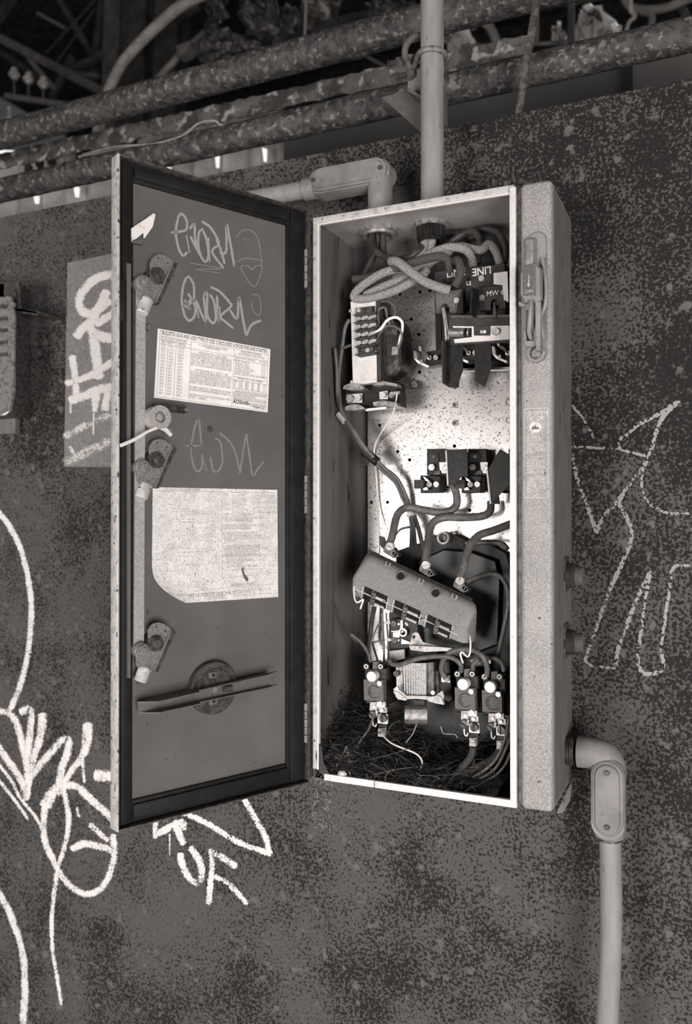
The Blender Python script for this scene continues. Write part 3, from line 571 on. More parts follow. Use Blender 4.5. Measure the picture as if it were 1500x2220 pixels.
c = MB(); c.box(FF, -.0006, LW*.72, .014, H0-.0095, -.0035, 0, .0008); c.box(FF, -.0006, WO, H0-.0095, H0+.0006, -.0035, 0, .0008); c.build('lip', m_edge, enc, label='front lip of the opening')
c = MB(); c.box(FF, LW*.72, LW, .014, H0-.0095, -.005, .0012, .0004); c.box(FF, LW, WO-.004, H0-.0112, H0-.0095, -.004, .0012, .0003)
c.build('lip_edge', m_lip, enc, label='bright bare lip edge')
c = MB(); c.box(FF, WO-.0052, WO+.0028, .006, H0-.003, -.006, .0022, .0008); c.build('right_lip', m_lip, enc, label='bright right lip')
c = MB(); c.box(FF, .018, .094, .0, .0095, -.006, .0012, .0007); c.box(FF, .0955, WO+.003, .0, .0095, -.006, .0012, .0007); c.build('bottom_lip', m_lip, enc, label='bright bottom lip with a notch')
# right-hand channel that houses the switch handle
c = MB(); c.box(FF, WO+.0085, W0, 0, H0, -D0, .0012, .0065, 4); c.build('side_channel', [m_speck], enc, label='speckled right side channel')
c = MB(); c.box(FF, WO+.002, WO+.010, .004, H0-.004, -D0, -.004); c.build('channel_gap', m_dsteel, enc)
c = MB(); c.box(FS, .010, D0-.001, .008, H0-.008, -.0002, .0006); c.build('side_panel', m_side, enc, label='streaked side panel')
c = MB(); c.box(FF, -.0005, WO, H0-.0002, H0+.0008, -D0, -.0035); c.build('top_panel', m_side, enc)
# torn corner at lower left, mounting ears
c = MB(); P = [(690, 1612), (697, 1618), (700, 1650), (712, 1676), (728, 1696), (708, 1692), (692, 1672), (684, 1640)]; c.pprism(FF, P, .001, .002); c.build('torn_seal', m_fibre, enc, label='torn piece at the lower left corner')
MB().box(FF, .30, .325, -.018, .02, -WALLY, -WALLY+.004, .001).build('mounting_ear', m_side, enc)
MB().pprism(FF, [(1206, 1763), (1240, 1694), (1236, 1735), (1220, 1763)], -D0+.02, .003).build('bent_flange', m_side, enc)
# printed notice on the channel
c = MB(); FN = Fr((0, -.0014, 0), (1, 0, 0), (0, 0, 1), (0, -1, 0)); wn = .0001
u0, v0 = FN.hit(1136, 887); u1, v1 = FN.hit(1188, 1079); u1b, _ = FN.hit(1185, 900)
lw = .0007
for (a, b_, p, q) in ((u0, v0, u1, v0), (u0, v1, u1, v1)): c.box(FN, u0, u1, b_-lw/2, b_+lw/2, 0, wn)
for a in (u0, u1): c.box(FN, a-lw/2, a+lw/2, v1, v0, 0, wn)
def nt(s, x, y, size, al='CENTER', sx=1, bold=.01): 
    u, v = FN.hit(x, y); c.text(FN, s, u, v, wn, size, ang=0, align=al, sx=sx, bold=bold)
nt('TO OPEN', 1161.5, 900, .0073, sx=.95, bold=.02); nt('DOOR', 1161, 911, .0073, bold=.02)
y = 944
for s_ in ('TURN SLOTT-', 'ED SCREW', 'CLOCKWISE', 'HOLD SCREW', 'WHILE TURN-', 'ING HANDLE', 'AND OPENING', 'DOOR.'): nt(s_, 1141, y, .0050, 'LEFT', .70); y += 5.9
y = 998
for s_ in ('TO FULLY', 'LATCH DOOR,', 'CLOSE AND', 'TURN HANDLE', 'ONLY TO', 'HANDLE STOP'): nt(s_, 1141, y, .0050, 'LEFT', .70); y += 5.9
nt('CAUTION', 1162, 1041, .0052, sx=.9); y = 1048
for s_ in ('SWITCH CAN', 'NOT BE', 'CLOSED UNTIL', 'DOOR IS', 'FULLY', 'LATCHED'): nt(s_, 1142, y, .0050, 'LEFT', .70); y += 5.8
for y in (989, 1032): u, v = FN.hit(1162, y); c.box(FN, u-.009, u+.009, v-.0003, v+.0003, 0, wn)
u, v = FN.hit(1160.5, 926.5); c.prism(FN, circ(u, v, .0078, 22), 0, wn); 
c.ring(FN, u, v, 0, wn, .0098, .0092, 26)
c.build('printed_notice', s_print, enc, label='worn white printed door notice')
c = MB(); c.prism(FN, [(u-.0055, v-.0025), (u+.0055, v-.0025), (u+.003, v+.001), (u+.0012, v-.0005), (u, v+.004), (u-.0015, v), (u-.003, v+.002)], wn, wn*2); c.build('printed_emblem', m_relay, enc)
# hinges
def hinge(y0, y1):
    c = MB(); zc0 = at(664, y0, 0).z; zc1 = at(664, y1, 0).z; hx = -.0085; n = 5; L_ = (zc0-zc1)/n
    for k in range(n):
        c.tube([V((hx, -.003, zc1+L_*k+.0006)), V((hx, -.003, zc1+L_*(k+1)-.0006))], .0040 if k % 2 else .0046, 12, 1)
    c.box(FF, hx-.006, hx, zc1, zc0, .002, .0045, .0006); c.build('hinge', m_paint, enc); 
    return c
for a, b_ in ((543, 627), (1031, 1113), (1522, 1608)): hinge(a, b_)
c = MB(); c.box(FF, -.0095, -.0012, 0.002, H0-.002, -.012, -.004); c.build('hinge_strip', m_dsteel, enc)
# push buttons on the side
def pbut(y, lab):
    p = MB(); u, v = FS.hit(1232, y, .004); m = FS.mpp(1240, y)
    p.box(FS, u-.016, u+.016, v-.0215, v+.026, .0004, .0024, .0012); o = p.build('push_button', m_dsteel, enc, label=lab)
    q = MB(); q.cyl(FS, u, v, .002, .014, .0175, 26, r1=.0165, ch=.002); q.build('bezel', m_fibre, o)
    q = MB(); q.cyl(FS, u+.001, v, .010, .024, .0135, 26, r1=.0125, ch=.0015); q.build('button_cap', m_relay, o)
pbut(1248, 'upper side push button'); pbut(1392, 'lower side push button')
# ---- operating handle on the channel
hd = MB(); P = stadium(FF.hit(1164, 522, .003), FF.hit(1165, 732, .003), 20*FF.mpp(1164, 600), 10); hd.prism(FF, P, .001, .0045, ch=.0015)
hd = hd.build('switch_handle', m_alu, enc, label='raised handle escutcheon with lever')
MB().box(FF, .3035, .3175, FF.hit(1158, 640, .01)[1], FF.hit(1158, 512, .012)[1], .004, .0135, .0048, 4).build('grip', m_zinc, hd, label='shiny grip')
P = [(1137, 574), (1160, 568), (1172, 580), (1173, 645), (1165, 655), (1135, 655), (1127, 640), (1127, 592)]
MB().pprism(FF, P, .022, .017, ch=.003).build('lever_head', m_alu, hd)
MB().pprism(FF, [(1132, 577), (1160, 575), (1161, 640), (1134, 641)], .0226, .001).build('indicator_window', m_relay, hd)
c = MB(); u, v = FF.hit(1147, 636, .0228); c.text(FF, 'OFF', u, v, .0228, .0066, th=.0003, align='CENTER', bold=.0); u2, v2 = FF.hit(1146, 605, .0228); c.prism(FF, [(u2-.0007, v2+.005), (u2+.0007, v2+.005), (u2+.0007, v2-.006), (u2+.0024, v2-.006), (u2, v2-.0105), (u2-.0024, v2-.006), (u2-.0007, v2-.006)], .0226, .0231)
c.build('off_marking', m_edge, hd, label='OFF lettering and down arrow')
MB().tube([at(1151, 652, -.022), at(1150, 672, -.026), at(1148, 700, -.024), at(1147, 722, -.016), at(1152, 735, -.008)], .0030, 12).build('lever_prong', m_alu, hd)
MB().tube([at(1176, 560, -.008), at(1184, 620, -.010), at(1182, 660, -.012), at(1172, 690, -.010), at(1178, 735, -.006)], .0028, 12).build('lever_prong', m_alu, hd)
c = holed(FF, [FF.hit(x, y, .012) for x, y in [(1125, 655), (1140, 660), (1172, 655), (1168, 745), (1160, 752), (1143, 752), (1137, 745), (1137, 668), (1125, 662)]], [[FF.hit(x, y, .012) for x, y in [(1141, 672), (1157, 672), (1157, 740), (1141, 740)]]], .004, .014); c.build('latch_guard', m_alu, hd)
c = MB(); c.pprism(FF, [(1160, 655), (1172, 655), (1171, 760), (1162, 760)], .020, .012); c.build('guard_cheek', m_alu, hd)
c = MB(); u, v = FF.hit(1162, 766, .006); c.ring(FF, u, v, .001, .008, .0125, .0082, 8); c.build('screw_collar', m_alu, hd)
screw(FF, 1162, 767, .004, 12, hd, m_steel, ang=.7, h=.003)
# ================================================================ the door
door = MB(); door.box(FD, 0, DW, 0, DH, -.004, -.0022, .0004)
door.box(FD, .002, DW-.002, .002, DH-.002, -.0022, 0)
door = door.build('door', m_door, enc, label='open hinged door seen from inside')
FT = .0150
c = MB(); c.box(FD, -.0004, .0022, 0, DH, -.004, FT, .0007); c.build('free_flange', m_edge, door, label='pale speckled free edge')
c = MB(); c.box(FD, .0022, DW, DH-.0022, DH, -.004, FT, .0006); c.box(FD, .0022, DW, 0, .0022, -.004, FT, .0006); c.box(FD, DW-.002, DW, .0022, DH-.0022, -.004, FT, .0006); c.build('flange', m_dsteel, door)
# gasket: four strips, each stepped
U0, V1 = FD.hit(286, 396, .0); U1, V0 = FD.hit(617, 1646, 0); print('gasket', U0, U1, V0, V1)
GW = max(.018, U0-.0025)
gl, gr = max(U0, .02), min(U1, DW-.018); gt, gb = min(V1, DH-.02), max(V0, .02)
gt = FD.hit(450, 443, 0)[1]; gb = FD.hit(450, 1694, 0)[1]; print(gl, gr, gb, gt)
for a in ((.0035, gl, .004, DH-.004), (gr, DW-.003, .004, DH-.004), (gl, gr, gt, DH-.0035), (gl, gr, .0035, gb)):
    c = MB(); c.box(FD, *a, 0, .0045, .001)
    k = .0045
    b2 = (a[0]+(k if a[0] != gl else 0), a[1]-(k if a[1] != gr else 0), a[2]+(k if a[2] != .004 else 0), a[3]-(k if a[3] != DH-.004 else 0))
    c.box(FD, *b2, .0045, .0085, .0014); c.build('gasket', m_black, door)
# notch box on the left gasket
MB().pbox(FD, 261, 605, 276, 697, .0105, .003, .0006).build('gasket_clip', m_black, door)
# fold tab near the top left
MB().pprism(FD, [(285, 495), (318, 473), (333, 462), (337, 466), (331, 492), (313, 517), (311, 504), (296, 517), (285, 523)], .0095, .002).build('bent_tab', M('pale_tab', .72, .5, scale=60, lo=.6), door, label='pale bent tab')
MB().pprism(FD, [(285, 523), (311, 518), (310, 530), (285, 526)], .008, .006).build('tab_foot', m_door, door)
# latch rod
RW = .0125
c = MB(); c.pprism(FD, [(296, 612), (316, 612), (312, 1420), (290, 1420)], RW, .003); c.build('latch_rod', m_rod, door, label='long flat latch rod')
c = MB(); c.pprism(FD, [(275, 570), (284, 572), (283, 1470), (276, 1470)], .012, .012); c.build('rod_channel', m_door, door)
def latch(dx, dy, fl=1):
    """a cam plate with folded edge, roller, pivot bolt and rod bolt; reference is the top one"""
    def q(P): return [(x+dx, y+dy) for x, y in P]
    o = [(330, 560), (336, 554), (346, 551), (358, 554), (370, 562), (376, 569), (373, 573), (339, 655), (333, 659), (304, 650), (301, 643), (300, 618), (308, 612), (322, 607), (327, 590), (326, 570)]
    hs = [[FD.hit(x+dx+a*2, y+dy+b*2.6, .019) for a, b in circ(0, 0, 1, 8)] for x, y in ((343, 560), (363, 570))]
    c = holed(FD, [FD.hit(x, y, .019) for x, y in q(o)], hs, .016, .0195)
    c.pprism(FD, q([(381, 568), (386, 571), (347, 658), (341, 656)]), .012, .010) if 0 else None
    c.pprism(FD, q([(372, 571), (377, 569), (340, 656), (335, 657)]), .0215, .003)
    pl = c.build('latch_plate', m_latch, door, label='pitted latch cam plate')
    c = MB(); c.pprism(FD, q([(376, 570), (386, 571), (346, 659), (338, 657)]), .012, .009); c.build('plate_fold', m_dsteel, door)
    c = MB(); u, v = FD.hit(343+dx, 597+dy, .022); c.cyl(FD, u, v, .0, .0215, .0105, 22, ch=.001); c.cyl(FD, u, v, .0215, .0245, .0085, 6); c.cyl(FD, u, v, .0245, .0275, .0058, 18, ch=.001); c.build('pivot_bolt', m_dsteel, door)
    c = MB(); u, v = FD.hit(313+dx, 612+dy, .022); c.cyl(FD, u, v, .006, .0215, .0095, 20, ch=.001); c.cyl(FD, u, v, .0215, .0255, .0076, 6, a0=.3); c.cyl(FD, u, v, .0255, .0280, .0042, 12, ch=.0008); c.build('rod_bolt', m_latch, door)
    A = FD.at(320+dx, 646+dy, .016); B_ = FD.at(307+dx, 680+dy, .016); c = MB().tube([A, A.lerp(B_, .12), A.lerp(B_, .93), B_], .0078, 20, 1, rr=[.0062, .0082, .0082, .0070]); c.build('roller', m_edge, door, label='pale roller')
latch(0, 0); latch(-2, 400); latch(-4, 798)
# keeper stud, middle lever, spring, collar
MB().pcyl(FD, 325, 709, .006, .006, 8, 16, ch=.001).build('stud', m_door, door)
c = MB(); u, v = FD.hit(348, 904, .030); m = FD.mpp(348, 904); c.pprism(FD, [(322, 890), (334, 883), (360, 884), (366, 920), (378, 938), (372, 945), (355, 928), (338, 932), (324, 905)], .020, .008); c.build('lever_plate', m_latch, door)
c = MB(); c.ring(FD, u, v, .012, .030, .0145, .0072, 24); c.cyl(FD, u, v, .0, .022, .0072, 18); c.cyl(FD, u-.0005, v, .022, .0285, .0045, 14, ch=.0008); c.build('lever_collar', m_rod, door, label='pale round collar')
c = MB(); c.pprism(FD, [(357, 922), (374, 942), (371, 946), (358, 934), (345, 929), (322, 938), (290, 958), (264, 969), (262, 962), (288, 951), (318, 934), (340, 924)], .029, .004); c.build('trip_lever', m_lip, door, label='pale curved trip lever')
c = MB(); P = [];
A, B_ = FD.at(352, 882, .014), FD.at(402, 889, .014); ax = (B_-A).normalized(); e1 = ax.cross(FD.ez).normalized(); e2 = ax.cross(e1)
for k in range(150): P.append(A+(B_-A)*(k/149)+(e1*math.cos(k*.62)+e2*math.sin(k*.62))*.0040)
c.tube(P, .0010, 6, 1); c.tube([A-ax*.004, A-ax*.008+FD.ey*.003, A-ax*.010], .001, 6, 4); c.build('spring', m_dsteel, door, label='dark coil spring')
MB().tube([FD.at(400, 889, .001), FD.at(404, 890, .010), FD.at(404, 888, .022)], .0028, 10, 4).build('spring_post', m_dsteel, door)
MB().pcyl(FD, 456, 930, .001, .002, 5, 16).pring(FD, 456, 930, .0014, .001, 6.5, 4.5, 16).build('rivet', m_dsteel, door)
# stiffening channel at the bottom with its round boss
c = MB(); u, v = FD.hit(463, 1491, .008); c.cyl(FD, u, v, .0, .012, .0345, 32, ch=.0015); c.cyl(FD, u, v, .012, .0135, .026, 28, ch=.001); c.build('boss', m_dsteel, door, label='round boss')
for x, y in ((463, 1464), (464, 1521)): c = MB(); c.pbox(FD, x-9, y-7, x+9, y+7, .0155, .004, .001); c.build('boss_lug', m_door, door); MB().pcyl(FD, x, y, .0162, .001, 3.2, 12).build('lug_hole', m_black, door)
def chan():
    c = MB()
    # channel: web against the boss and two flanges toward the viewer, ends bevelled
    w0, w1 = .015, .034
    a0 = [(298, 1524), (585, 1459)]; a1 = [(300, 1547), (585, 1487)]      # web top and bottom lines at w0
    ut = [FD.hit(x, y, w0) for x, y in a0]; ub = [FD.hit(x, y, w0) for x, y in a1]
    web = [ut[0], ut[1], ub[1], ub[0]]; c.prism(FD, web, w0, w0+.0015)
    for (l, s_) in ((ut, 1), (ub, -1)):
        d = (V(l[1])-V(l[0])).normalized(); nrm = V((-d.y, d.x))*.0014
        p0, p1 = V(l[0]), V(l[1]); 
        def R(p, w): return FD.pt(p.x, p.y, w)
        q = [(p0, w0), (p0+d*.018, w1), (p0+d*.075, w1), (p0+d*.078, w1-.008), (p1-d*.01, w1-.008), (p1+d*.012, w0+.002)]
        c.loft([[R(a, w) for a, w in q], [R(a+nrm, w) for a, w in q]])
    return c
chan().build('stiffener_channel', M('channel_paint', .12, .10, scale=20, soft=.2, v3=.06, s3=120, lo3=.68), door, label='long bevelled channel bar')
screw(FD, 466, 1496, .0195, 6.5, door, m_zinc, ang=1.1); c = MB().tube([FD.at(484, 1494, .020), FD.at(502, 1492, .020)], .0042, 12, 1); c.build('pin', m_dsteel, door)
# rust pits and scratches are in the enamel; scribbles in chalk
FDP = FD; LIFT[0] = .0002
def scrib(strokes, w, mat, lab):
    return paint(door, [(s_, w) for s_ in strokes], mat, 'scribble', lab, fr=FD)
scrib([[(371, 504), (390, 502), (403, 498), (405, 480), (395, 464), (387, 470), (381, 500), (384, 525), (390, 545), (398, 554), (406, 546)],
    [(404, 510), (411, 548)], [(411, 497), (421, 486), (423, 518), (432, 552)], [(413, 512), (424, 535), (433, 549)], [(441, 496), (431, 505), (430, 535), (438, 560), (447, 567), (452, 550), (448, 520), (440, 500)],
    [(452, 515), (455, 568)], [(437, 480), (455, 492), (470, 515), (474, 530), (460, 546), (485, 582)], [(468, 518), (478, 540), (487, 572)], [(476, 548), (490, 545), (491, 487), (498, 520), (508, 578)]], 7, s_chalk, 'white marker lettering, upper line')
scrib([[(395, 666), (418, 652), (420, 620), (412, 603), (405, 601), (397, 620), (394, 650), (399, 680), (409, 695), (420, 688), (424, 670), (418, 650)], [(400, 650), (412, 668), (404, 662), (414, 648), (407, 636)],
    [(424, 655), (431, 690)], [(424, 650), (446, 697), (441, 640)], [(441, 640), (449, 636), (449, 680), (460, 700), (468, 690), (464, 655), (455, 638)], [(470, 640), (474, 700), (476, 665)], [(456, 622), (476, 632), (497, 655), (500, 665), (478, 686), (492, 700), (506, 712)], [(498, 672), (514, 690), (518, 645), (528, 700), (534, 728)], [(534, 728), (545, 705), (566, 694)]], 7, s_chalk, 'white marker lettering, second line')
scrib([[(401, 967), (430, 966), (436, 962), (433, 925), (429, 908), (420, 935), (414, 975), (420, 1010), (430, 1022), (438, 1010), (438, 985)], [(438, 985), (448, 1022)], [(456, 990), (462, 1020), (474, 1020), (482, 1000), (478, 960), (466, 950)], [(476, 938), (495, 955), (510, 980), (520, 1025)], [(534, 940), (526, 985), (520, 1028)], [(534, 940), (541, 990), (548, 1030), (560, 1015), (572, 1000)]], 6.5, s_faint, 'faint marker lettering below the bulletin')
scrib([[(511, 515), (525, 500), (545, 500), (560, 520), (566, 560), (568, 580)], [(527, 520), (540, 521)], [(514, 568), (530, 560), (555, 562), (568, 566)], [(410, 570), (480, 582), (425, 584), (478, 592)]], 3.6, s_faint, 'faint doodle of a head')
scrib([[(525, 575), (524, 585), (550, 622), (566, 592), (568, 578), (556, 576), (546, 584), (538, 576), (526, 576)]], 3.6, s_faint, 'faint doodle of a heart')
scrib([[(545, 640), (560, 640), (566, 670), (560, 684), (548, 672), (544, 655)]], 3.6, s_faint, 'faint open loop beside the second line')
# ---- bulletin sheet
bw = .0003
c = MB(); BP = [(342, 712), (586, 757), (580, 894), (334, 862)]
Bq = [FD.hit(x, y, bw) for x, y in BP]
c.prism(FD, Bq, .0001, bw+.0001)
bul = c.build('bulletin_sheet', m_paper, None, 'white printed bulletin sheet stuck on the open door above the middle latch', 'paper')
def bl(s_, t_):   # bilinear on the sheet, s 0..1 left to right, t 0..1 top to bottom
    a, b_, c_, d_ = [V(p) for p in Bq]; p = (a*(1-s_)+b_*s_)*(1-t_)+(d_*(1-s_)+c_*s_)*t_; return p.x, p.y
wT = bw+.00016
def ln(mb, fr, p, q, w, th=.0005, dz=.00006):
    p, q = V(p), V(q); d = (q-p).normalized(); n = V((-d.y, d.x))*th/2; mb.poly([fr.pt(*(p+n), w+dz), fr.pt(*(q+n), w+dz), fr.pt(*(q-n), w+dz), fr.pt(*(p-n), w+dz)])
SHW = (V(Bq[1])-V(Bq[0])).length
def btext(mb, s_, x, t_, size, al='LEFT', sx=.8, bold=0, mx=None):
    u, v = bl(x, t_); u2, v2 = bl(min(1, x+.1), t_); q = text_mesh(s_, al, bold)[0]
    wdt = max(p.x for p in q)-min(p.x for p in q)
    if mx is None: mx = .93 if al == 'CENTER' and x == .5 else (.115 if x > .15 and x < .28 else .055 if x < .15 and len(s_) < 6 else .24 if x < .2 else .36 if x < .6 else min(.31, max(.04, .98-x) if al == 'LEFT' else .31))
    if wdt*size*sx > mx*SHW: sx = mx*SHW/(wdt*size)
    if al == 'CENTER' and x == .5 or (x > .28 and x < .3 and len(s_) > 50): sx = mx*SHW/(wdt*size)
    mb.text(FD, s_, u, v, wT, size, ang=math.atan2(v2-v, u2-u), align=al, sx=sx, bold=bold)
c = MB()
btext(c, 'BULLETIN 6018 AND 6020 TYPE CY SIZE 2 ENCLOSED ACROSS-THE-LINE-STARTER', .5, .075, .0066, 'CENTER', .92, .012)
for a, b_ in (((.02, .02), (.98, .02)), ((.98, .02), (.98, .98)), ((.98, .98), (.02, .98)), ((.02, .98), (.02, .02)), ((.02, .10), (.98, .10)), ((.28, .10), (.28, .98)), ((.66, .10), (.66, .98)), ((.02, .15), (.28, .15)), ((.02, .21), (.28, .21)), ((.155, .15), (.155, .98)), ((.09, .21), (.09, .98)), ((.28, .21), (.66, .21)), ((.66, .52), (.98, .52)), ((.66, .57), (.98, .57)), ((.66, .70), (.98, .70)), ((.72, .57), (.72, .70)), ((.78, .57), (.78, .70)), ((.84, .57), (.84, .70)), ((.90, .57), (.90, .70)), ((.66, .20), (.98, .20)), ((.66, .26), (.98, .26))):
    ln(c, FD, bl(*a), bl(*b_), wT, .00035)
btext(c, 'SEL. TBL. OL RELAY HEATER TABLE', .03, .135, .0038, sx=.62); btext(c, 'MOTOR AMPERES', .035, .175, .0035, sx=.7); btext(c, 'MIN.   MAX.', .035, .2, .0035, sx=.8); btext(c, 'HEATER', .17, .175, .0035); btext(c, 'CAT. NO.', .17, .2, .0035)
for k, (a, b_, d_) in enumerate((('9.73', '10.6', 'G19.3'), ('10.7', '11.4', 'G21.0'), ('11.5', '12.4', 'G23.3'), ('12.5', '13.6', 'G25.5'), ('13.7', '14.8', 'G28.1'), ('14.9', '16.3', 'G30.9'), ('16.4', '18.1', 'G34.0'), ('18.2', '20.1', 'G37.4'), ('20.2', '22.3', 'G41.1'), ('22.4', '24.6', 'G45.2'), ('24.7', '27.2', 'G49.7'), ('27.3', '29.9', 'G54.7'), ('30.0', '33.0', 'G60.2'), ('33.1', '36.4', 'G66.2'), ('36.5', '40.2', 'G72.8'), ('40.3', '44.0', 'G80.1'))):
    t_ = .245+k*.046; btext(c, a, .035, t_, .0040); btext(c, b_, .10, t_, .0040); btext(c, d_, .175, t_, .0040)
btext(c, 'O.L. RELAY HEATER APPLICATION', .47, .145, .0038, 'CENTER', .75); btext(c, 'INSTRUCTIONS', .47, .17, .0038, 'CENTER', .75)
L1 = ['MOTORS RATED AT 40° C. RISE', 'MOTOR AND CONTROL AT SAME 40° C. AMBIENT TEMPERATURE, SELECT', 'HEATERS DIRECTLY FROM TABLE. MOTOR AT 40° C. AMBIENT AND CON-', 'TROL AT 50° C. AMBIENT, USE ONE SIZE SMALLER HEATER THAN INDI-', 'CATED BY TABLE. MOTOR AT 50° C. AMBIENT AND CONTROL AT 40° C. AM-', 'BIENT, USE ONE SIZE LARGER HEATER THAN SHOWN BY TABLE.', '', 'MOTORS RATED 50° C. OR 55° C. RISE', 'MOTOR AND CONTROL AT SAME AMBIENT TEMPERATURE, USE ONE SIZE', 'SMALLER HEATER THAN INDICATED BY TABLE. MOTOR AT 40° C. AMBIENT', 'AND CONTROL AT 50° C. AMBIENT TEMPERATURE, USE TWO SIZES SMALLER', 'HEATERS THAN TABLE. MOTOR AT 50° C. AMBIENT AND CONTROL AT 40° C.', 'AMBIENT, SELECT HEATERS DIRECTLY FROM TABLE.', '', 'THE TRIPPING CURRENT AT 40° C. OF ANY HEATER MAY BE OBTAINED', 'BY MULTIPLYING THE MINIMUM MOTOR AMPERES FROM TABLE BY 1.25.', '', 'TABLE PROVIDES PROTECTION UP TO 125% WITH MOTOR AND CONTROL', 'AT 40° C. AMBIENT.']
for k, s_ in enumerate(L1):
    if s_: btext(c, s_, .47 if 'RATED' in s_ else .285, .265+k*.0375, .0042, 'CENTER' if 'RATED' in s_ else 'LEFT', .70)
btext(c, 'REPLACEMENT ASSEMBLIES', .82, .135, .0038, 'CENTER', .75); btext(c, '(SEE ORDERING INSTRUCTIONS)', .82, .175, .0038, 'CENTER', .75); btext(c, 'DESCRIPTION (CONTENTS)', .67, .24, .0038, sx=.7); btext(c, 'REF. CODE NO.', .90, .24, .0036, sx=.6)
for k, s_ in enumerate(('SET OF CONTACTS', 'UPPER ARC SHIELD', 'LOWER ARC SHIELD', 'MOVING CONTACT ARM', 'COMPLETE MAGNET', 'OPEN OR CLOSED TYPE CONTROL CIRCUIT CONTACT')): btext(c, s_, .67, .292+k*.038, .0038, sx=.7); btext(c, '27-2-%d' % (k+1), .92, .292+k*.038, .0038, sx=.7)
btext(c, 'MAGNET COIL CODE NUMBERS', .82, .552, .0038, 'CENTER', .75)
for i in range(6):
    for j in range(4): btext(c, ('FREQ', '110V', '220V', '440V', '550V', '600V')[i] if j == 0 else ('25 50 60'.split()[j-1] if i == 0 else '%d-%d' % (26+i, j+3)), .67+.055*i, .60+j*.03, .0034, sx=.7)
for k, s_ in enumerate(('    ORDERING INSTRUCTIONS FOR REPLACEMENT ASSEMBLIES', 'SPECIFY QUANTITY, PART NO. AND DESCRIPTION OF PART, EQUIV.', 'PLACEMENT NAME PLATE DATA.', 'ORDER COIL BY COIL CODE NO. VOLTS AND CYCLES.', 'ORDER SPARE HEATERS BY HEATER CATALOGUE NUMBER.')): btext(c, s_, .67, .75+k*.031, .0038, sx=.64)
btext(c, 'AOSmith', .67, .925, .0075, sx=.9, bold=.03); btext(c, 'CLARK CONTROL DIVISION', .79, .925, .0044, sx=.9, bold=.01); btext(c, 'CLEVELAND, OHIO 44110', .83, .945, .0026); btext(c, 'FORM 20-347', .97, .965, .0040, 'RIGHT', bold=.01)
c.build('printed_text', m_ink, bul)
# ---- wiring diagram, curled at its lower left corner
WP = [(331, 1056), (601, 1062), (602, 1294), (328, 1312)]; Wq = [FD.hit(x, y, .0004) for x, y in WP]
def wl(s_, t_):
    s0 = .24*(max(0, t_-.70)/.30)**2.3; s_ = s0+(1-s0)*s_
    a, b_, c_, d_ = [V(p) for p in Wq]; p = (a*(1-s_)+b_*s_)*(1-t_)+(d_*(1-s_)+c_*s_)*t_
    k = max(0, (1-s_)+t_-1.62); lift = .0006+.0010*t_*t_+k*k*.16
    return p.x, p.y+k*k*.02, lift
def wpt(s_, t_, dz=0): u, v, w = wl(s_, t_); return FD.pt(u, v, w+dz)
c = MB(); n = 40; G = [[wpt(i/n, j/n) for i in range(n+1)] for j in range(n+1)]; G2 = [[p+FD.ez*-.0003 for p in r_] for r_ in G]
for gg, fl in ((G, 1), (G2, -1)):
    b0 = c.add([p for r_ in gg for p in r_])
    for j in range(n):
        for i in range(n):
            q = [b0+j*(n+1)+i, b0+j*(n+1)+i+1, b0+(j+1)*(n+1)+i+1, b0+(j+1)*(n+1)+i]
            c.face(q[::-1] if fl > 0 else q)
wdg = c.build('wiring_diagram', m_paper2, None, 'spotted old wiring diagram with curled lower corner on the door below the middle latch', 'paper', sharp=60)
c = MB()
def wline(pts, th=.0004):
    for (a, b_) in zip(pts, pts[1:]):
        k = max(1, int((V(a)-V(b_)).length/.04)); 
        for i in range(k):
            p = V(a).lerp(V(b_), i/k); q = V(a).lerp(V(b_), (i+1)/k)
            P_, Q_ = wpt(p.x, p.y, .00012), wpt(q.x, q.y, .00012); d = (Q_-P_).normalized(); nn = d.cross(FD.ez)*th/2
            c.poly([P_+nn, Q_+nn, Q_-nn, P_-nn])
def wrect(a, b_, a2, b2): wline([(a, b_), (a2, b_), (a2, b2), (a, b2), (a, b_)])
rq = random.Random(3)
wline([(.02, .03), (.99, .03)]); wline([(.53, .03), (.53, .97)])
for k in range(5): wline([(.79, .03+.045*k), (.99, .03+.045*k)])
for x in (.79, .83, .91, .94, .97, .99): wline([(x, .075), (x, .21)])
for k in range(5): wrect(.61, .035+k*.045, .665, .065+k*.045)
wrect(.61, .215, .76, .235)
for k in range(15): 
    y = .30+k*.026; 
for a in ((.30, .20, .47, .43), (.28, .22, .45, .41), (.20, .23, .42, .30), (.32, .46, .44, .53), (.42, .55, .48, .66)): wrect(*a)
for k in range(26):
    x, y = rq.uniform(.04, .42), rq.uniform(.08, .9); x2 = x+rq.uniform(.05, .2); wline([(x, y), (min(x2, .5), y), (min(x2, .5), min(.95, y+rq.choice((0, .05, .1))))], .0003)
for (x, y) in ((.33, .86),): 
    for r_ in (.02, .035): wline([(x+r_*math.cos(a/12*6.283), y+r_*1.15*math.sin(a/12*6.283)) for a in range(13)])
wline([(.52, .60), (.88, .60), (.88, .73), (.54, .73)]); wline([(.52, .655), (.88, .65)]); wline([(.52, .80), (.99, .77)]); wrect(.55, .88, .92, .96); wline([(.55, .92), (.92, .92)]); wline([(.82, .88), (.82, .96)]); wline([(.71, .92), (.71, .96)]); wline([(.04, .93), (.5, .92)])
def wtext(s_, x, y, size, sx=.8):
    p = wpt(x, y, .0001); u, v, w = wl(x, y); c.text(FD, s_, u, v, w+.00015, size, sx=sx)
wtext('SWITCH CHART VIEW', .12, .028, .0055); wtext('SWITCH DATA TABLE', .80, .065, .0042)
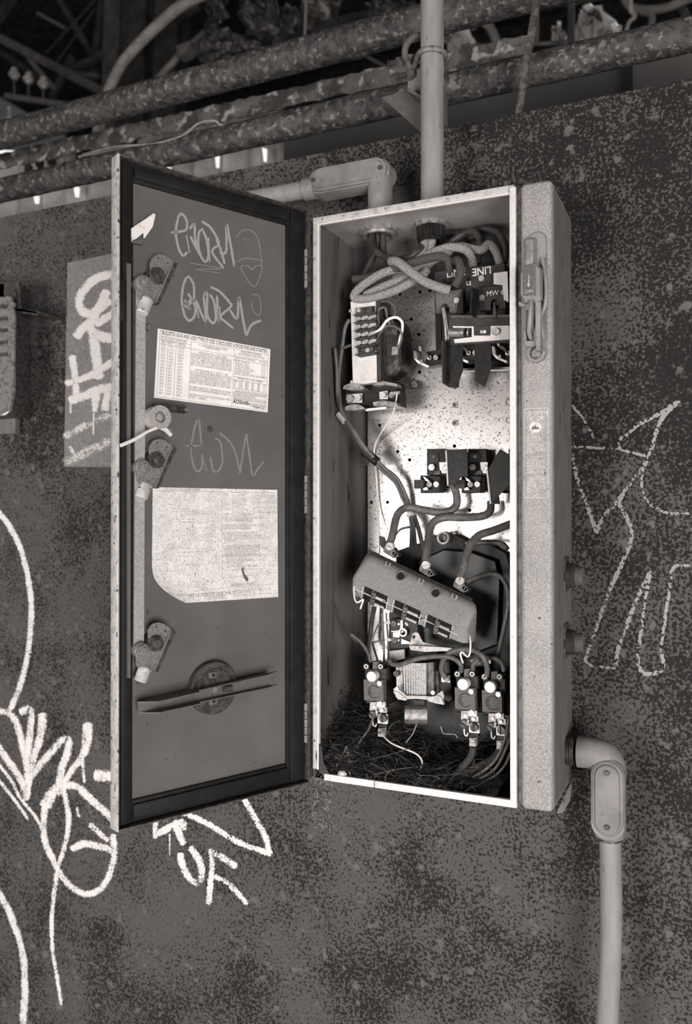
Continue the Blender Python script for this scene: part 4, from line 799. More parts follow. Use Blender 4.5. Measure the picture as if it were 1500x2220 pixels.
for k, (a, b_) in enumerate((('LINE', 'COIL'), ('', 'START'), ('1 POLE', 'STOP'), ('CONT.', 'O.L. RES.'), ('TIMER', '4 PUSH BTN'))): wtext(a, .54, .06+.045*k, .0042); wtext(b_, .68, .06+.045*k, .0042)
for k, s_ in enumerate(('1. ALL CONTACTS RATED FOR PILOT DUTY', '   UNLESS OTHERWISE MARKED', '', '2. TWO WIRE CONTROLS CONNECT SAME', '   AS IN FIG. SHOWN DASHED', '', '3. OVERLOAD CONTACTS MUST BE', '   IN SERIES. FIELD WIRING TO TERMINALS', '   DESIRED CONTROL CIRCUIT FOR TAKEN', '   AS SHOWN', '', '4. WHEN USED AS REVERSING STARTER', '   REMOVE JUMPER AND CONNECT TERMINALS', '   TO THE STARTER AS PER THIS SHEET', '   OPEN ON UNIT 1 WITH DEVICE')):
    if s_: wtext(s_, .53, .27+k*.0235, .0044, .78)
for k, s_ in enumerate(('FUSED SWITCH MOTOR STARTER', 'SEE INSTR. 3 FOR RANGES', 'SIZE 2 3PH 60 CY', 'STARTER WITH 3 OVERLOADS')): wtext(s_, .56, .62+.03*k, .0046)
wtext('REVERSING WIRING', .58, .875, .0050); wtext('A 1 10 17 31 50', .57, .945, .0044); wtext('FIG 14 ACROSS LINE TYP. 2', .12, .955, .0058, 1); wtext('STARTER', .26, .985, .0058, 1)
c.build('printed_lines', m_ink2, wdg)
c = MB(); P_ = [(.685, .715), (.70, .72), (.71, .77), (.735, .81), (.735, .835), (.715, .84), (.70, .81), (.69, .76)]
c.poly([wpt(a, b_, .0002) for a, b_ in P_][::-1]); c.poly([wpt(a, b_, .0002) for a, b_ in [(.695, .70), (.703, .705), (.708, .735), (.70, .73)]][::-1]); c.build('torn_spot', m_door, wdg, label='dark torn spot')
# ================================================================ inside the box
PY = .128; FP = Fr((0, PY, 0), (1, 0, 0), (0, 0, 1), (0, -1, 0))
holes = [(823, 922), (862, 979), (888, 997), (805, 1089), (840, 1089), (1018, 1106), (867, 638), (910, 633), (932, 630), (891, 692), (908, 725), (909, 807), (1044, 1383), (1022, 1381), (986, 878), (986, 917), (985, 967)]
hs = []
for x, y in holes:
    u, v = FP.hit(x, y); hs.append(circ(u, v, .0027, 12))
c = holed(FP, [(.031, .150), (.284, .150), (.284, .728), (.031, .728)], hs, -.002, 0)
plate = c.build('mounting_plate', m_plate, None, 'pale speckled steel mounting plate with screw holes inside the box', 'metal plate')
for x, y in ((986, 878), (986, 917), (1102, 872), (1102, 911)):
    c = MB(); c.pring(FP, x, y, .0012, .0014, 7, 4.4, 20); c.build('eyelet', m_steel, plate)
    c = MB(); c.pcyl(FP, x, y, -.0006, .002, 4.2, 14); c.build('recessed_screw', m_dsteel, plate)
# ---- bushings through the ceiling of the box
def zring(mb, x, yy, z0, z1, ro, ri, n=28, ridg=0):
    R = []
    for (r_, z) in ((ro, z0), (ro, z1), (ri, z1), (ri, z0), (ro, z0)):
        R.append([V((x+math.cos(a*2*math.pi/n)*(r_+(ridg if a % 2 and r_ == ro else 0)), yy+math.sin(a*2*math.pi/n)*(r_+(ridg if a % 2 and r_ == ro else 0)), z)) for a in range(n)])
    return mb.loft(R, caps=False)
zc_ = H0-.0018
q1 = at(822, 508, BY); bx1 = q1.x
t = thing('locknut_bushing', 'flat notched metal locknut in the box ceiling at left', 'conduit nut', (bx1, BY, zc_-.006))
zring(MB(), bx1, BY, zc_-.005, zc_, .0285, .0215, 30, .0016).build('locknut', m_steel, t); zring(MB(), bx1, BY, zc_-.009, zc_-.004, .0245, .0195).build('threaded_end', m_zinc, t)
q2 = at(934, 500, CY); bx2 = q2.x
t = thing('conduit_bushing', 'black ribbed plastic bushing in the box ceiling at right', 'conduit bushing', (bx2, CY, zc_-.03))
zring(MB(), bx2, CY, zc_-.006, zc_, .0220, .0165, 24, .0018).build('locknut', m_steel, t)
zring(MB(), bx2, CY, zc_-.023, zc_-.006, .0205, .0150, 56, -.0014).build('ribbed_collar', m_bake, t); zring(MB(), bx2, CY, zc_-.027, zc_-.022, .0188, .0140, 40).build('rim', m_bake, t)
# ---- heavy braided cables at the top; points are (px, py, depth)
R1 = .0062
def br(pts, mat, lab, r=R1, end=None): return cable('braided_cable', pts, r, mat, lab, 'cable', n=14, sm=10)
br([(806, 470, .085), (806, 520, .082), (816, 545, .075), (848, 562, .07), (880, 560, .065), (905, 545, .07), (915, 535, .075)], m_wired, 'smooth dark cable curling right under the flat locknut', .0055)
br([(818, 475, .088), (820, 530, .09), (800, 575, .10), (784, 602, .105), (768, 606, .10)], m_wired, 'dark cable bending left under the flat locknut', .0050)
br([(830, 470, .085), (832, 545, .08), (845, 566, .075), (880, 562, .06)], m_wired, 'dark cable dropping straight from the flat locknut', .0048)
br([(767, 606, .07), (800, 602, .065), (850, 585, .055), (900, 568, .052), (945, 557, .055), (968, 562, .062), (976, 585, .07), (977, 603, .08)], m_braidd, 'dark braided cable with cut end sweeping right into the switch')
br([(924, 480, .085), (920, 530, .080), (908, 560, .072), (880, 578, .06), (830, 592, .052), (785, 620, .048), (768, 640, .048), (775, 648, .05), (810, 645, .052), (860, 628, .056), (910, 600, .062), (925, 585, .07)], m_braidl, 'pale braided cable looping left below the ribbed bushing')
br([(940, 485, .088), (935, 530, .085), (925, 560, .080), (885, 597, .07), (830, 622, .062), (790, 640, .060)], m_braidl, 'second pale braided cable bending left beneath the first loop')
br([(976, 629, .045), (958, 625, .042), (920, 610, .040), (885, 585, .040), (862, 568, .045), (848, 566, .055)], m_braidl, 'bright braided cable with cut end crossing in front of the loops', .0066)
br([(985, 622, .05), (994, 605, .05), (998, 585, .05), (993, 566, .055), (985, 568, .07), (984, 590, .08)], m_braidd, 'dark braided cable hooked over the switch marking', .0058)
br([(925, 575, .08), (960, 548, .085), (995, 535, .088), (1040, 542, .09), (1060, 530, .095), (1075, 545, .095), (1085, 575, .095)], m_braidl, 'pale braided cable arching far right into the switch', .0062)
br([(880, 580, .08), (930, 552, .078), (970, 537, .075), (1005, 540, .078), (1020, 555, .08), (1026, 578, .085)], m_braidl, 'mid grey braided cable arching into the switch centre', .0062)
br([(855, 605, .075), (900, 580, .07), (950, 560, .07), (975, 545, .08)], m_braidl, 'short pale braided cable behind the crossing cables', .0055)
br([(950, 540, .11), (985, 520, .108), (1010, 504, .104), (1030, 505, .10), (1040, 530, .096), (1034, 572, .095)], m_wired, 'dark cable in a tight arch behind the pale ones', .0055)
br([(960, 530, .118), (1010, 508, .118), (1050, 496, .112), (1080, 506, .108), (1094, 535, .105), (1092, 570, .10)], m_wired, 'dark cable in a wide arch near the right wall of the box', .0055)
br([(905, 515, .115), (960, 503, .118), (1000, 508, .118), (1030, 515, .115)], m_wired, 'dark cable along the back of the box ceiling', .005)
# ---- control transformer with terminal strip
t = thing('control_transformer', 'control transformer with white plate and terminal strip at upper left of the plate', 'transformer', at(800, 835, .11))
TW = -.052
c = MB().pprism(FF, [(760, 654), (814, 646), (817, 825), (765, 833)], TW, .004); c.build('white_plate', m_whitep, t)
c = MB().pprism(FF, [(771, 827), (816, 822), (817, 829), (772, 834)], TW+.001, .012); c.build('plate_foot', m_whitep, t)
c = MB()
for k in range(7): c.pprism(FF, [(761, 655), (820, 647), (823, 826), (767, 832)], TW-.005-k*.0075, .0068)
c.build('core', m_dsteel, t, label='dark laminated core')
c = MB().pprism(FF, [(816, 648), (823, 646), (826, 826), (819, 826)], TW+.001, .045); c.build('core_edge', m_fibre, t)
c = MB(); P = stadium(FF.hit(836, 725, -.085), FF.hit(838, 778, -.085), 42*FF.mpp(836, 740, -.085), 12); c.prism(FF, P, -.118, -.068, ch=.014); c.build('coil', m_bake, t, label='black taped coil')
c = MB(); P = stadium(FF.hit(834, 718, -.066), FF.hit(836, 785, -.066), 30*FF.mpp(836, 740, -.066), 10); c.prism(FF, P, -.080, -.0665, ch=.002); c.build('coil_window', m_dsteel, t)
for k in range(6): MB().tube([at(838+k*5, 725, .066-.0005*k), at(839+k*5, 795-k*4, .0655)], .0009, 6, 1).build('lead', m_fibre, t)
MB().pprism(FF, [(850, 752), (863, 751), (862, 768), (849, 770)], -.064, .002).build('paper_tag', m_steel, t)
c = MB(); c.pprism(FF, [(812, 800), (862, 815), (906, 826), (906, 843), (870, 842), (820, 836)], -.115, .004); c.build('mounting_foot', m_dsteel, t); screw(FF, 897, 833, -.110, 7, t, m_steel, ang=0); screw(FF, 836, 810, -.075, 6, t, m_dsteel, ang=.4)
for x, y in ((759, 674), (762, 828)): MB().pcyl(FF, x, y, TW+.001, .005, 3.5, 10).build('rivet', m_zinc, t)
def tt(x, y): return x, y
for k in range(6):
    y = 681+k*17+(1 if k > 1 else 0); 
    MB().pprism(FF, [(764+k*.8, y+1), (812, y-5.5), (814, y-2), (770+k*.8, y+5)], TW+.0135, .013).build('barrier', m_fibre, t)
c = MB().pprism(FF, [(771, 668), (812, 663), (815, 760), (776, 766)], TW+.002, .0025); c.build('strip_base', m_fibre, t)
c = MB().pprism(FF, [(771, 669), (806, 665), (807, 677), (772, 681)], TW+.006, .005); c.build('end_block', m_dsteel, t)
c = MB().pprism(FF, [(775, 754), (808, 750), (809, 763), (776, 767)], TW+.006, .005); c.build('end_block', m_dsteel, t)
MB().pcyl(FF, 792, 671, TW+.0063, .001, 2.6, 10).build('mounting_hole', m_black, t); MB().pcyl(FF, 780.5, 760, TW+.0063, .001, 2.8, 10).build('mounting_hole', m_black, t)
screw(FF, 777, 672.5, TW+.0085, 5.2, t, m_zinc, .6); screw(FF, 796.5, 759, TW+.0085, 5.4, t, m_zinc, 2.6)
for k in range(4):
    y = 688+k*17.5
    MB().pprism(FF, [(773, y-1), (802, y-6), (815, y-5), (815, y-1), (802, y+5), (775, y+6)], TW+.0045, .002).build('terminal', m_zinc, t)
    screw(FF, 776+k*.5, y+2, TW+.008, 5.6, t, m_zinc, (.5, 0, 1.57, 1.5)[k]); screw(FF, 792+k*.5, y-1, TW+.008, 5.6, t, m_zinc, (1.75, .1, 2.1, 2.8)[k])
c = MB()
for s_, x, y in (('X1', 768, 712), ('H1', 769, 732)): u, v = FF.hit(x, y, TW); c.text(FF, s_, u, v, TW+.0001, .005, th=.0001, ang=-1.5)
c.build('stamped_marks', m_ink, t)
def wire(pts, r, mat, lab, cat='wire', name='wire', group=None): return cable(name, pts, r, mat, lab, cat, group, n=10, sm=8)
wire([(815, 719, .048), (826, 712, .044), (840, 694, .044), (858, 688, .048), (871, 697, .054), (872, 715, .06), (867, 735, .064), (864, 750, .066)], .0021, m_wirew, 'white wire arching from the terminal strip to the coil')
wire([(817, 735, .048), (824, 722, .046), (836, 708, .046), (852, 707, .05), (868, 717, .058), (871, 735, .062), (862, 760, .066), (858, 776, .068)], .0017, m_wireg, 'grey wire arching below the white one into the coil')
wire([(820, 700, .05), (820, 674, .05), (828, 667, .05), (836, 670, .055), (840, 690, .062), (850, 712, .066), (858, 728, .068)], .0019, m_wireg, 'grey wire in a narrow arch at the core edge')
wire([(816, 692, .055), (816, 665, .055), (824, 654, .055), (846, 656, .06), (857, 672, .066), (853, 690, .07)], .0014, m_wireg, 'thin wire in the topmost arch beside the white plate')
# ---- fuse block under the transformer
t = thing('fuse_block', 'dark fuse block with two clips under the white transformer plate', 'fuse block', at(800, 890, .09))
FW_ = -.068
c = MB().pprism(FF, [(746, 838), (862, 828), (866, 880), (750, 888)], FW_, .03, ch=.002); c.build('base', m_bake, t)
for P in ([(746, 836), (758, 831), (780, 832), (790, 842), (778, 845), (755, 845), (743, 843)], [(805, 832), (830, 826), (860, 832), (860, 838), (835, 834), (812, 837)], [(748, 882), (760, 877), (778, 877), (792, 886), (765, 890), (748, 889)], [(808, 872), (830, 868), (858, 872), (862, 880), (835, 878), (810, 880)]):
    MB().pprism(FF, P, FW_+.02, .018).build('fuse_clip', m_steel, t)
for P in ([(750, 855), (785, 853), (785, 873), (752, 874)], [(822, 850), (840, 847), (841, 865), (823, 866)]): MB().pprism(FF, P, FW_+.005, .003).build('contact_tab', m_zinc, t)
screw(FF, 757, 864, FW_+.009, 8.5, t, m_zinc, 0); screw(FF, 776, 862, FW_+.009, 7, t, m_zinc, .3); screw(FF, 831, 856, FW_+.009, 6, t, m_zinc, .8); screw(FF, 848, 856, FW_+.009, 7, t, m_steel, 2.5)
MB().pprism(FF, [(792, 886), (836, 882), (837, 886), (793, 891)], FW_+.012, .006).build('end_plate', m_lip, t)
MB().pprism(FF, [(845, 850), (866, 848), (866, 854), (846, 858)], FW_+.012, .003).build('lug', m_steel, t)
# thin wires left
wire([(757, 693, .05), (748, 712, .055), (741, 760, .06), (734, 820, .06), (738, 880, .06), (745, 900, .062), (770, 937, .065), (795, 975, .07), (830, 1012, .09), (860, 1037, .10), (880, 1075, .11), (888, 1100, .115), (895, 1130, .10), (900, 1180, .09)], .0030, m_wireg, 'thick grey wire of the bundle, ending at the terminal strip top')
wire([(726, 755, .05), (730, 800, .055), (732, 860, .06), (741, 897, .064), (765, 936, .067), (790, 972, .072), (822, 1008, .09), (852, 1036, .10), (872, 1068, .11), (884, 1100, .115), (892, 1140, .10), (893, 1180, .09)], .0028, m_wireg, 'grey wire of the bundle nearest the left wall of the box')
wire([(762, 748, .052), (740, 757, .06), (727, 775, .07), (720, 830, .08), (728, 880, .07), (737, 893, .067), (768, 945, .07), (792, 978, .075), (826, 1018, .092), (856, 1046, .10), (872, 1080, .11), (880, 1096, .115)], .0022, m_wireg, 'thinner wire of the bundle leaving the terminal strip bottom')
wire([(861, 852, .055), (856, 880, .07), (848, 905, .09), (825, 940, .11), (813, 965, .12), (811, 990, .124), (815, 1030, .122), (819, 1100, .120), (823, 1180, .10), (822, 1200, .08)], .0011, m_wirew, 'thin bare wire curving from the fuse block down the plate')
wire([(724, 756, .055), (720, 780, .07), (700, 825, .09), (706, 900, .11), (722, 940, .12)], .0020, m_wired, 'dark thin wire in the shadow of the left wall')
def band(a, b_, Yd, r, mat, name, lab): return MB().tube([at(*a, Yd), at(*b_, Yd)], r, 14, 1).build(name, mat, None, lab, 'tape')
band((734, 897), (748, 914), .064, .0055, m_edge, 'tape_band', 'pale tape band on the wire bundle near the left wall')
band((788, 978), (818, 1002), .082, .0072, m_bake, 'tape_band', 'black tape wrap in the middle of the wire bundle')
MB().pprism(FF, [(789, 985), (800, 990), (803, 1000), (795, 1010), (790, 1008), (786, 998)], -.078, .001).build('tape_tail', m_bake, None, 'loose black tape end hanging at the wrap', 'tape')
band((886, 1112), (898, 1120), .108, .0062, m_edge, 'tape_band', 'pale tape band on the bundle above the moulded cover')
# ---- disconnect switch
t = thing('disconnect_switch', 'dark fused disconnect switch with LINE markings at the top right of the plate', 'switch', at(1020, 840, .115))
c = MB().pprism(FF, [(941, 590), (1094, 571), (1096, 760), (945, 760)], -.080, .03); c.build('base', m_fibre, t)
c = MB().pprism(FF, [(941, 590), (1094, 571), (1096, 660), (944, 668)], -.068, .006, ch=.0005); c.build('line_cover', m_fibre, t, label='cover marked LINE')
for x0 in (941, 985, 1040):
    pass
hp = [FF.hit(x, y, -.058) for x, y in [(944, 635), (1001, 627), (1001, 675), (990, 678), (974, 678), (974, 668), (970, 660), (964, 657), (958, 660), (955, 668), (956, 678), (946, 679)]]
MB().prism(FF, hp, -.066, -.058).build('pole_cover', m_relay, t)
hp = [FF.hit(x, y, -.058) for x, y in [(1022, 626), (1094, 619), (1096, 668), (1082, 669), (1081, 655), (1077, 649), (1071, 648), (1065, 652), (1063, 660), (1064, 672), (1022, 674)]]
MB().prism(FF, hp, -.066, -.058).build('pole_cover', m_fibre, t)
c = MB(); 
def stx(s_, x, y, w, size, ang=0, bold=.01, sx=1): u, v = FF.hit(x, y, w); c.text(FF, s_, u, v, w+.0001, size, th=.0002, ang=ang, sx=sx, bold=bold, align='CENTER')
tilt = .0
stx('LINE', 988, 599, -.068, .0150, .02, .015, .9); stx('LINE', 1044, 580, -.068, .0150, math.pi+.02, .015, .9); stx('L2', 1016, 618, -.068, .0075, 0, .02); stx('MW 60', 1077, 640, -.058, .0100, 0, .0, .95)
c.build('markings', m_lip, t, label='white LINE, L2 and MW 60 lettering')
for x, y in ((963, 609), (1016, 605)): MB().pcyl(FF, x, y, -.0678, .001, 4.5, 14).build('access_hole', m_black, t)
for x, y, a in ((990, 611, .8), (1043, 603, .8), (989, 651, .9), (1044, 645, .95)): screw(FF, x, y, -.055 if y > 630 else -.065, 7, t, m_zinc, a)
MB().pprism(FF, [(1070, 592), (1100, 588), (1102, 655), (1092, 650), (1089, 618), (1070, 616)], -.052, .0015).build('pale_bracket', m_whitep, t)
for P, w in (([(1001, 625), (1004, 672), (988, 680)], -.05), ([(1022, 622), (1038, 628), (1040, 680), (1020, 680)], -.046)):
    MB().pprism(FF, P, w, .0016).build('barrier', m_bake, t)
MB().pprism(FF, [(1022, 622), (1025, 623), (1021, 680), (1018, 680)], -.03, .03).build('barrier', m_bake, t)
# crossbar
c = MB().pprism(FF, [(971, 691), (1104, 690), (1104, 742), (976, 748)], -.044, .020, ch=.0008); c.build('crossbar', m_fibre, t)
c = MB().pprism(FF, [(971, 691), (976, 684), (1104, 682), (1104, 691)], -.056, .012); c.build('crossbar_top', m_relay, t)
c = holed(FF, [FF.hit(x, y, -.0425) for x, y in [(982, 707), (1027, 708), (1028, 728), (1063, 728), (1064, 707), (1104, 706), (1104, 736), (986, 744), (984, 736), (1023, 731), (1023, 711), (982, 711)]], [], -.044, -.0415); c.build('white_strap', m_whitep, t)
MB().pprism(FF, [(1028, 708), (1062, 707), (1062, 727), (1029, 727)], -.040, .003).build('dark_tab', m_fibre, t)
MB().pcyl(FF, 1043, 719, -.036, .006, 4, 12, ch=.0006).build('pin', m_zinc, t); MB().pprism(FF, [(1045, 716), (1053, 716), (1053, 722), (1045, 722)], -.0385, .001).build('slot', m_lip, t)
screw(FF, 1074, 718, -.037, 8.5, t, m_zinc, 1.2)
MB().pprism(FF, [(972, 712), (1024, 710), (1024, 731), (974, 733)], -.0435, .002).build('window', m_black, t)
MB().tube([at(975, 721, .0425), at(1006, 721, .0425)], .0062, 16, 1).build('fuse_tube', m_steel, t); MB().tube([at(1014, 721, .0425), at(1016, 721, .0425)], .0055, 14, 1).build('fuse_cap', m_zinc, t)
# blade
c = MB().pprism(FF, [(957, 668), (963, 665), (976, 733), (968, 738)], -.045, .004); c.build('blade', m_steel, t, label='bare switch blade')
MB().pprism(FF, [(963, 703), (966, 700), (969, 735), (965, 738)], -.043, .003).build('blade_clip', m_zinc, t)
MB().pprism(FF, [(1069, 655), (1073, 655), (1076, 690), (1068, 690)], -.054, .003).build('blade', m_dsteel, t)
# lower barriers
MB().pprism(FF, [(957, 740), (977, 734), (1003, 742), (1003, 803), (996, 822), (993, 841), (973, 840), (959, 830)], -.045, .0015).build('barrier', m_bake, t)
MB().pprism(FF, [(957, 740), (960, 739), (961, 831), (958, 829)], -.03, .06).build('barrier_edge', m_fibre, t)
MB().pprism(FF, [(1028, 745), (1064, 745), (1065, 797), (1057, 818), (1051, 839), (1030, 828)], -.045, .0015).build('barrier', m_bake, t)
MB().pprism(FF, [(958, 748), (1104, 745), (1104, 797), (960, 800)], -.095, .02).build('lower_base', m_bake, t)
MB().pprism(FF, [(995, 799), (1104, 795), (1104, 800), (995, 804)], -.078, .015).build('base_edge', m_edge, t)
MB().pprism(FF, [(944, 680), (956, 680), (957, 748), (960, 765), (945, 752)], -.078, .01).build('side_block', m_bake, t)
def fclip(dx, dy, w=-.075, lab=0):
    MB().pprism(FF, [(925+dx, 762+dy), (956+dx, 758+dy), (957+dx, 790+dy), (922+dx, 795+dy)], w, .02).build('clip_base', m_fibre, t)
    for P in ([(896, 760), (902, 762), (905, 778), (897, 777)], [(907, 750), (912, 750), (914, 762), (908, 760)], [(910, 780), (915, 779), (916, 788), (911, 788)]): MB().pprism(FF, [(x+dx, y+dy) for x, y in P], w+.014, .016).build('clip_jaw', m_steel, t)
    MB().pprism(FF, [(x+dx, y+dy) for x, y in [(897, 777), (903, 779), (912, 785), (930, 793), (927, 797), (905, 787)]], w+.013, .003).build('clip_lip', m_lip, t)
    MB().pprism(FF, [(x+dx, y+dy) for x, y in [(916, 757), (926, 766), (930, 776), (912, 764)]], w+.010, .006).build('clip_jaw', m_dsteel, t)
    screw(FF, 930+dx, 775+dy, w+.006, 5.5, t, m_zinc, 2.4); screw(FF, 944+dx, 775+dy, w+.007, 6, t, m_zinc, .9)
fclip(0, 0); fclip(85, -10, -.06); fclip(170, -10, -.06)
# ---- lower fuse block on the plate
t = thing('fuse_holder', 'dark three pole fuse holder with folded barriers in the middle of the plate', 'fuse holder', at(1010, 1070, .12))
def pole(dx, nut=True):
    def q(P): return [(x+dx, y) for x, y in P]
    MB().pprism(FF, q([(925, 973), (965, 973), (967, 1032), (925, 1030)]), -.100, .026, ch=.001).build('pole_block', m_bake, t)
    MB().pprism(FF, q([(929, 982), (950, 982), (951, 1002), (930, 1002)]), -.098, .002).build('raised_pad', m_fibre, t)
    MB().pcyl(FF, 940+dx, 990, -.0965, .001, 4, 12).build('stud', m_dsteel if dx == 0 else m_zinc, t)
    hexnut(MB(), FF, 935+dx, 1013, -.094, .005, 7.5).build('hex_nut', m_zinc, t)
    MB().pprism(FF, q([(952, 1002), (968, 1002), (968, 1026), (954, 1026)]), -.0975, .002).build('contact', m_zinc, t); screw(FF, 962+dx, 1014, -.095, 6.5, t, m_zinc, 1.0)
    MB().pprism(FF, q([(911, 1030), (955, 1032), (953, 1068), (911, 1069)]), -.098, .022, ch=.001).build('clip_base', m_bake, t)
    MB().pprism(FF, q([(897, 1040), (917, 1040), (918, 1059), (898, 1059)]), -.086, .014).build('clip_jaw', m_fibre, t)
    for P in ([(917, 1032), (928, 1040), (932, 1046), (922, 1042)], [(916, 1058), (925, 1056), (928, 1062), (918, 1063)]): MB().pprism(FF, q(P), -.088, .006).build('clip_jaw', m_zinc, t)
    screw(FF, 930+dx, 1050, -.090, 6.5, t, m_steel, 1.5); screw(FF, 945+dx, 1050, -.089, 6.5, t, m_zinc, .5)
    MB().pprism(FF, q([(941, 1030), (955, 1028), (953, 1020), (941, 1022)]), -.094, .004).build('link', m_dsteel, t)
pole(0); pole(89); pole(177)
MB().pprism(FF, [(965, 976), (1012, 973), (1014, 1032), (1000, 1033), (985, 1052), (972, 1053), (968, 1020)], -.070, .002).build('barrier', m_bake, t)
MB().pprism(FF, [(965, 976), (968, 976), (972, 1053), (969, 1053)], -.068, .045).build('barrier_edge', m_edge, t)
MB().pprism(FF, [(1084, 973), (1103, 985), (1104, 1052), (1064, 1091), (1056, 1022)], -.058, .002).build('barrier', m_bake, t)
MB().pprism(FF, [(1054, 1020), (1057, 1018), (1065, 1092), (1061, 1092)], -.056, .05).build('barrier_edge', m_edge, t)
# ---- heavy leads to the moulded cover
def lead(pts, lab): return cable('heavy_lead', pts, .0056, m_wireg, lab, 'cable', n=14, sm=10)
lead([(983, 1050, .10), (990, 1075, .098), (989, 1095, .095), (975, 1108, .09), (950, 1111, .085), (915, 1105, .078), (885, 1100, .07), (866, 1110, .06), (857, 1130, .05), (851, 1160, .04), (845, 1178, .034)], 'heavy grey lead running to the left screw of the tilted cover')
lead([(1064, 1088, .10), (1062, 1108, .095), (1045, 1119, .09), (1010, 1122, .085), (965, 1122, .078), (940, 1132, .068), (931, 1152, .058), (927, 1185, .044), (922, 1218, .034)], 'heavy grey lead running to the middle screw of the tilted cover')
lead([(1130, 1126, .095), (1104, 1137, .09), (1070, 1150, .08), (1040, 1160, .07), (1022, 1178, .055), (1010, 1205, .045), (1003, 1235, .036), (996, 1252, .032)], 'heavy grey lead running to the right screw of the tilted cover')
wire([(857, 1160, .09), (868, 1148, .09), (885, 1143, .10), (892, 1143, .105)], .0019, m_wireg, 'short thin wire looping left of the bundle end')
wire([(893, 1118, .105), (893, 1150, .10), (892, 1185, .09)], .0034, m_wireg, 'stout wire below the pale tape band'); wire([(898, 1118, .105), (908, 1150, .10), (918, 1192, .085)], .0034, m_wireg, 'stout wire leaning right below the pale tape band')
# ---- contactor base (dark dished plate) with its lug
t = thing('contactor', 'dark dished contactor with coil and laminated magnet behind the tilted cover', 'contactor', at(930, 1560, .12))
c = MB().pprism(FF, [(858, 1195), (900, 1180), (950, 1165), (1000, 1172), (1060, 1178), (1098, 1200), (1108, 1240), (1108, 1610), (1010, 1610), (842, 1610), (842, 1330), (862, 1300)], -.112, .012, ch=.002); c.build('back_plate', m_bake, t)
c = MB().pprism(FF, [(905, 1215), (960, 1190), (1020, 1195), (1075, 1215), (1085, 1260), (1080, 1400), (1000, 1430), (905, 1400)], -.100, .01, ch=.004); c.build('dished_shell', M('shell', .014, .009, scale=20, rough=.35, spec=.25), t)
c = MB().pprism(FF, [(905, 1180), (940, 1160), (985, 1158), (1010, 1172), (1005, 1186), (920, 1192)], -.108, .008, ch=.001); c.build('lug', m_fibre, t)
c = MB(); c.pring(FF, 960, 1166, -.098, .014, 14, 10, 22); c.build('lug_eye', m_steel, t, label='notched steel eye'); screw(FF, 960, 1166, -.106, 9, t, m_dsteel, 1.2)
wire([(1010, 1178, .10), (1050, 1176, .098), (1085, 1178, .095), (1100, 1190, .09)], .0040, m_wireg, 'grey cable lying across the top of the contactor')
wire([(1010, 1262, .09), (1045, 1248, .085), (1078, 1246, .08), (1098, 1270, .075), (1102, 1310, .072), (1092, 1365, .072), (1078, 1425, .08)], .0036, m_wireg, 'long grey cable bending down at the right of the contactor')
# auxiliary contact block
c = MB().pprism(FF, [(846, 1343), (905, 1338), (908, 1405), (846, 1406)], -.085, .025, ch=.001); c.build('contact_block', m_bake, t)
for P in ([(852, 1371), (866, 1370), (866, 1382), (852, 1382)], [(868, 1345), (873, 1345), (873, 1372), (868, 1372)], [(870, 1385), (888, 1392), (888, 1396), (870, 1396)], [(848, 1368), (880, 1366), (880, 1368), (848, 1370)]): MB().pprism(FF, P, -.082, .002).build('contact_strip', m_zinc, t)
c = MB(); c.pring(FF, 873, 1371, -.078, .008, 9.5, 6.5, 18); c.build('tube_end', m_zinc, t)
for x, y in ((864, 1353), (882, 1354), (863, 1388), (880, 1352)): MB().pcyl(FF, x, y, -.083, .002, 2.6, 10).build('contact_button', m_white, t)
for x, y in ((853, 1353), (855, 1388)): screw(FF, x, y, -.081, 7, t, m_dsteel, .6)
# bracket with ear
c = MB().pprism(FF, [(887, 1400), (893, 1374), (900, 1370), (906, 1372), (916, 1392), (940, 1398), (978, 1404), (978, 1411), (920, 1412), (890, 1408)], -.060, .004, ch=.0006); c.build('ear_bracket', m_steel, t); MB().pcyl(FF, 897, 1381, -.0595, .001, 3.5, 12).build('ear_hole', m_black, t)
c = MB().pprism(FF, [(887, 1400), (940, 1402), (980, 1405), (980, 1411), (920, 1413), (890, 1409)], -.052, .010); c.build('bracket_edge', m_edge, t)
MB().pprism(FF, [(905, 1412), (950, 1412), (945, 1422), (910, 1422)], -.07, .03).build('spacer', m_bake, t)
# magnet
MB().pprism(FF, [(844, 1412), (876, 1408), (877, 1428), (860, 1432), (858, 1446), (850, 1446), (850, 1430), (844, 1430)], -.10, .004).build('bright_tab', m_whitep, t, label='bright bent tab')
c = MB().pprism(FF, [(872, 1440), (940, 1436), (940, 1510), (878, 1510)], -.062, .035); c.build('magnet_shell', m_dsteel, t)
c = MB()
for k in range(9): c.pprism(FF, [(873.5+k*5.6, 1438), (878.6+k*5.6, 1437.8), (878.6+k*5.6, 1508), (876+k*5.2, 1507)], -.0575+.0004*(k % 2), .006)
c.build('laminations', M('lam', .40, .20, scale=620, st=(1.2, 1, .8), lo=.52, soft=.06, rough=.5), t, label='speckled laminated magnet face')
MB().pprism(FF, [(858, 1440), (872, 1440), (875, 1508), (860, 1500)], -.070, .02).build('coil_side', m_steel, t)
c = MB(); 
c.pprism(FF, [(938, 1432), (975, 1430), (982, 1520), (975, 1525), (945, 1515)], -.078, .03, ch=.004); c.build('coil', m_bake, t)
MB().pprism(FF, [(944, 1455), (950, 1455), (950, 1510), (945, 1508)], -.075, .003).build('coil_glint', m_steel, t)
c = MB().pprism(FF, [(852, 1493), (860, 1491), (880, 1508), (942, 1510), (958, 1498), (962, 1510), (958, 1520), (900, 1515), (878, 1516), (858, 1512)], -.052, .004, ch=.0006); c.build('spring_clip', m_edge, t)
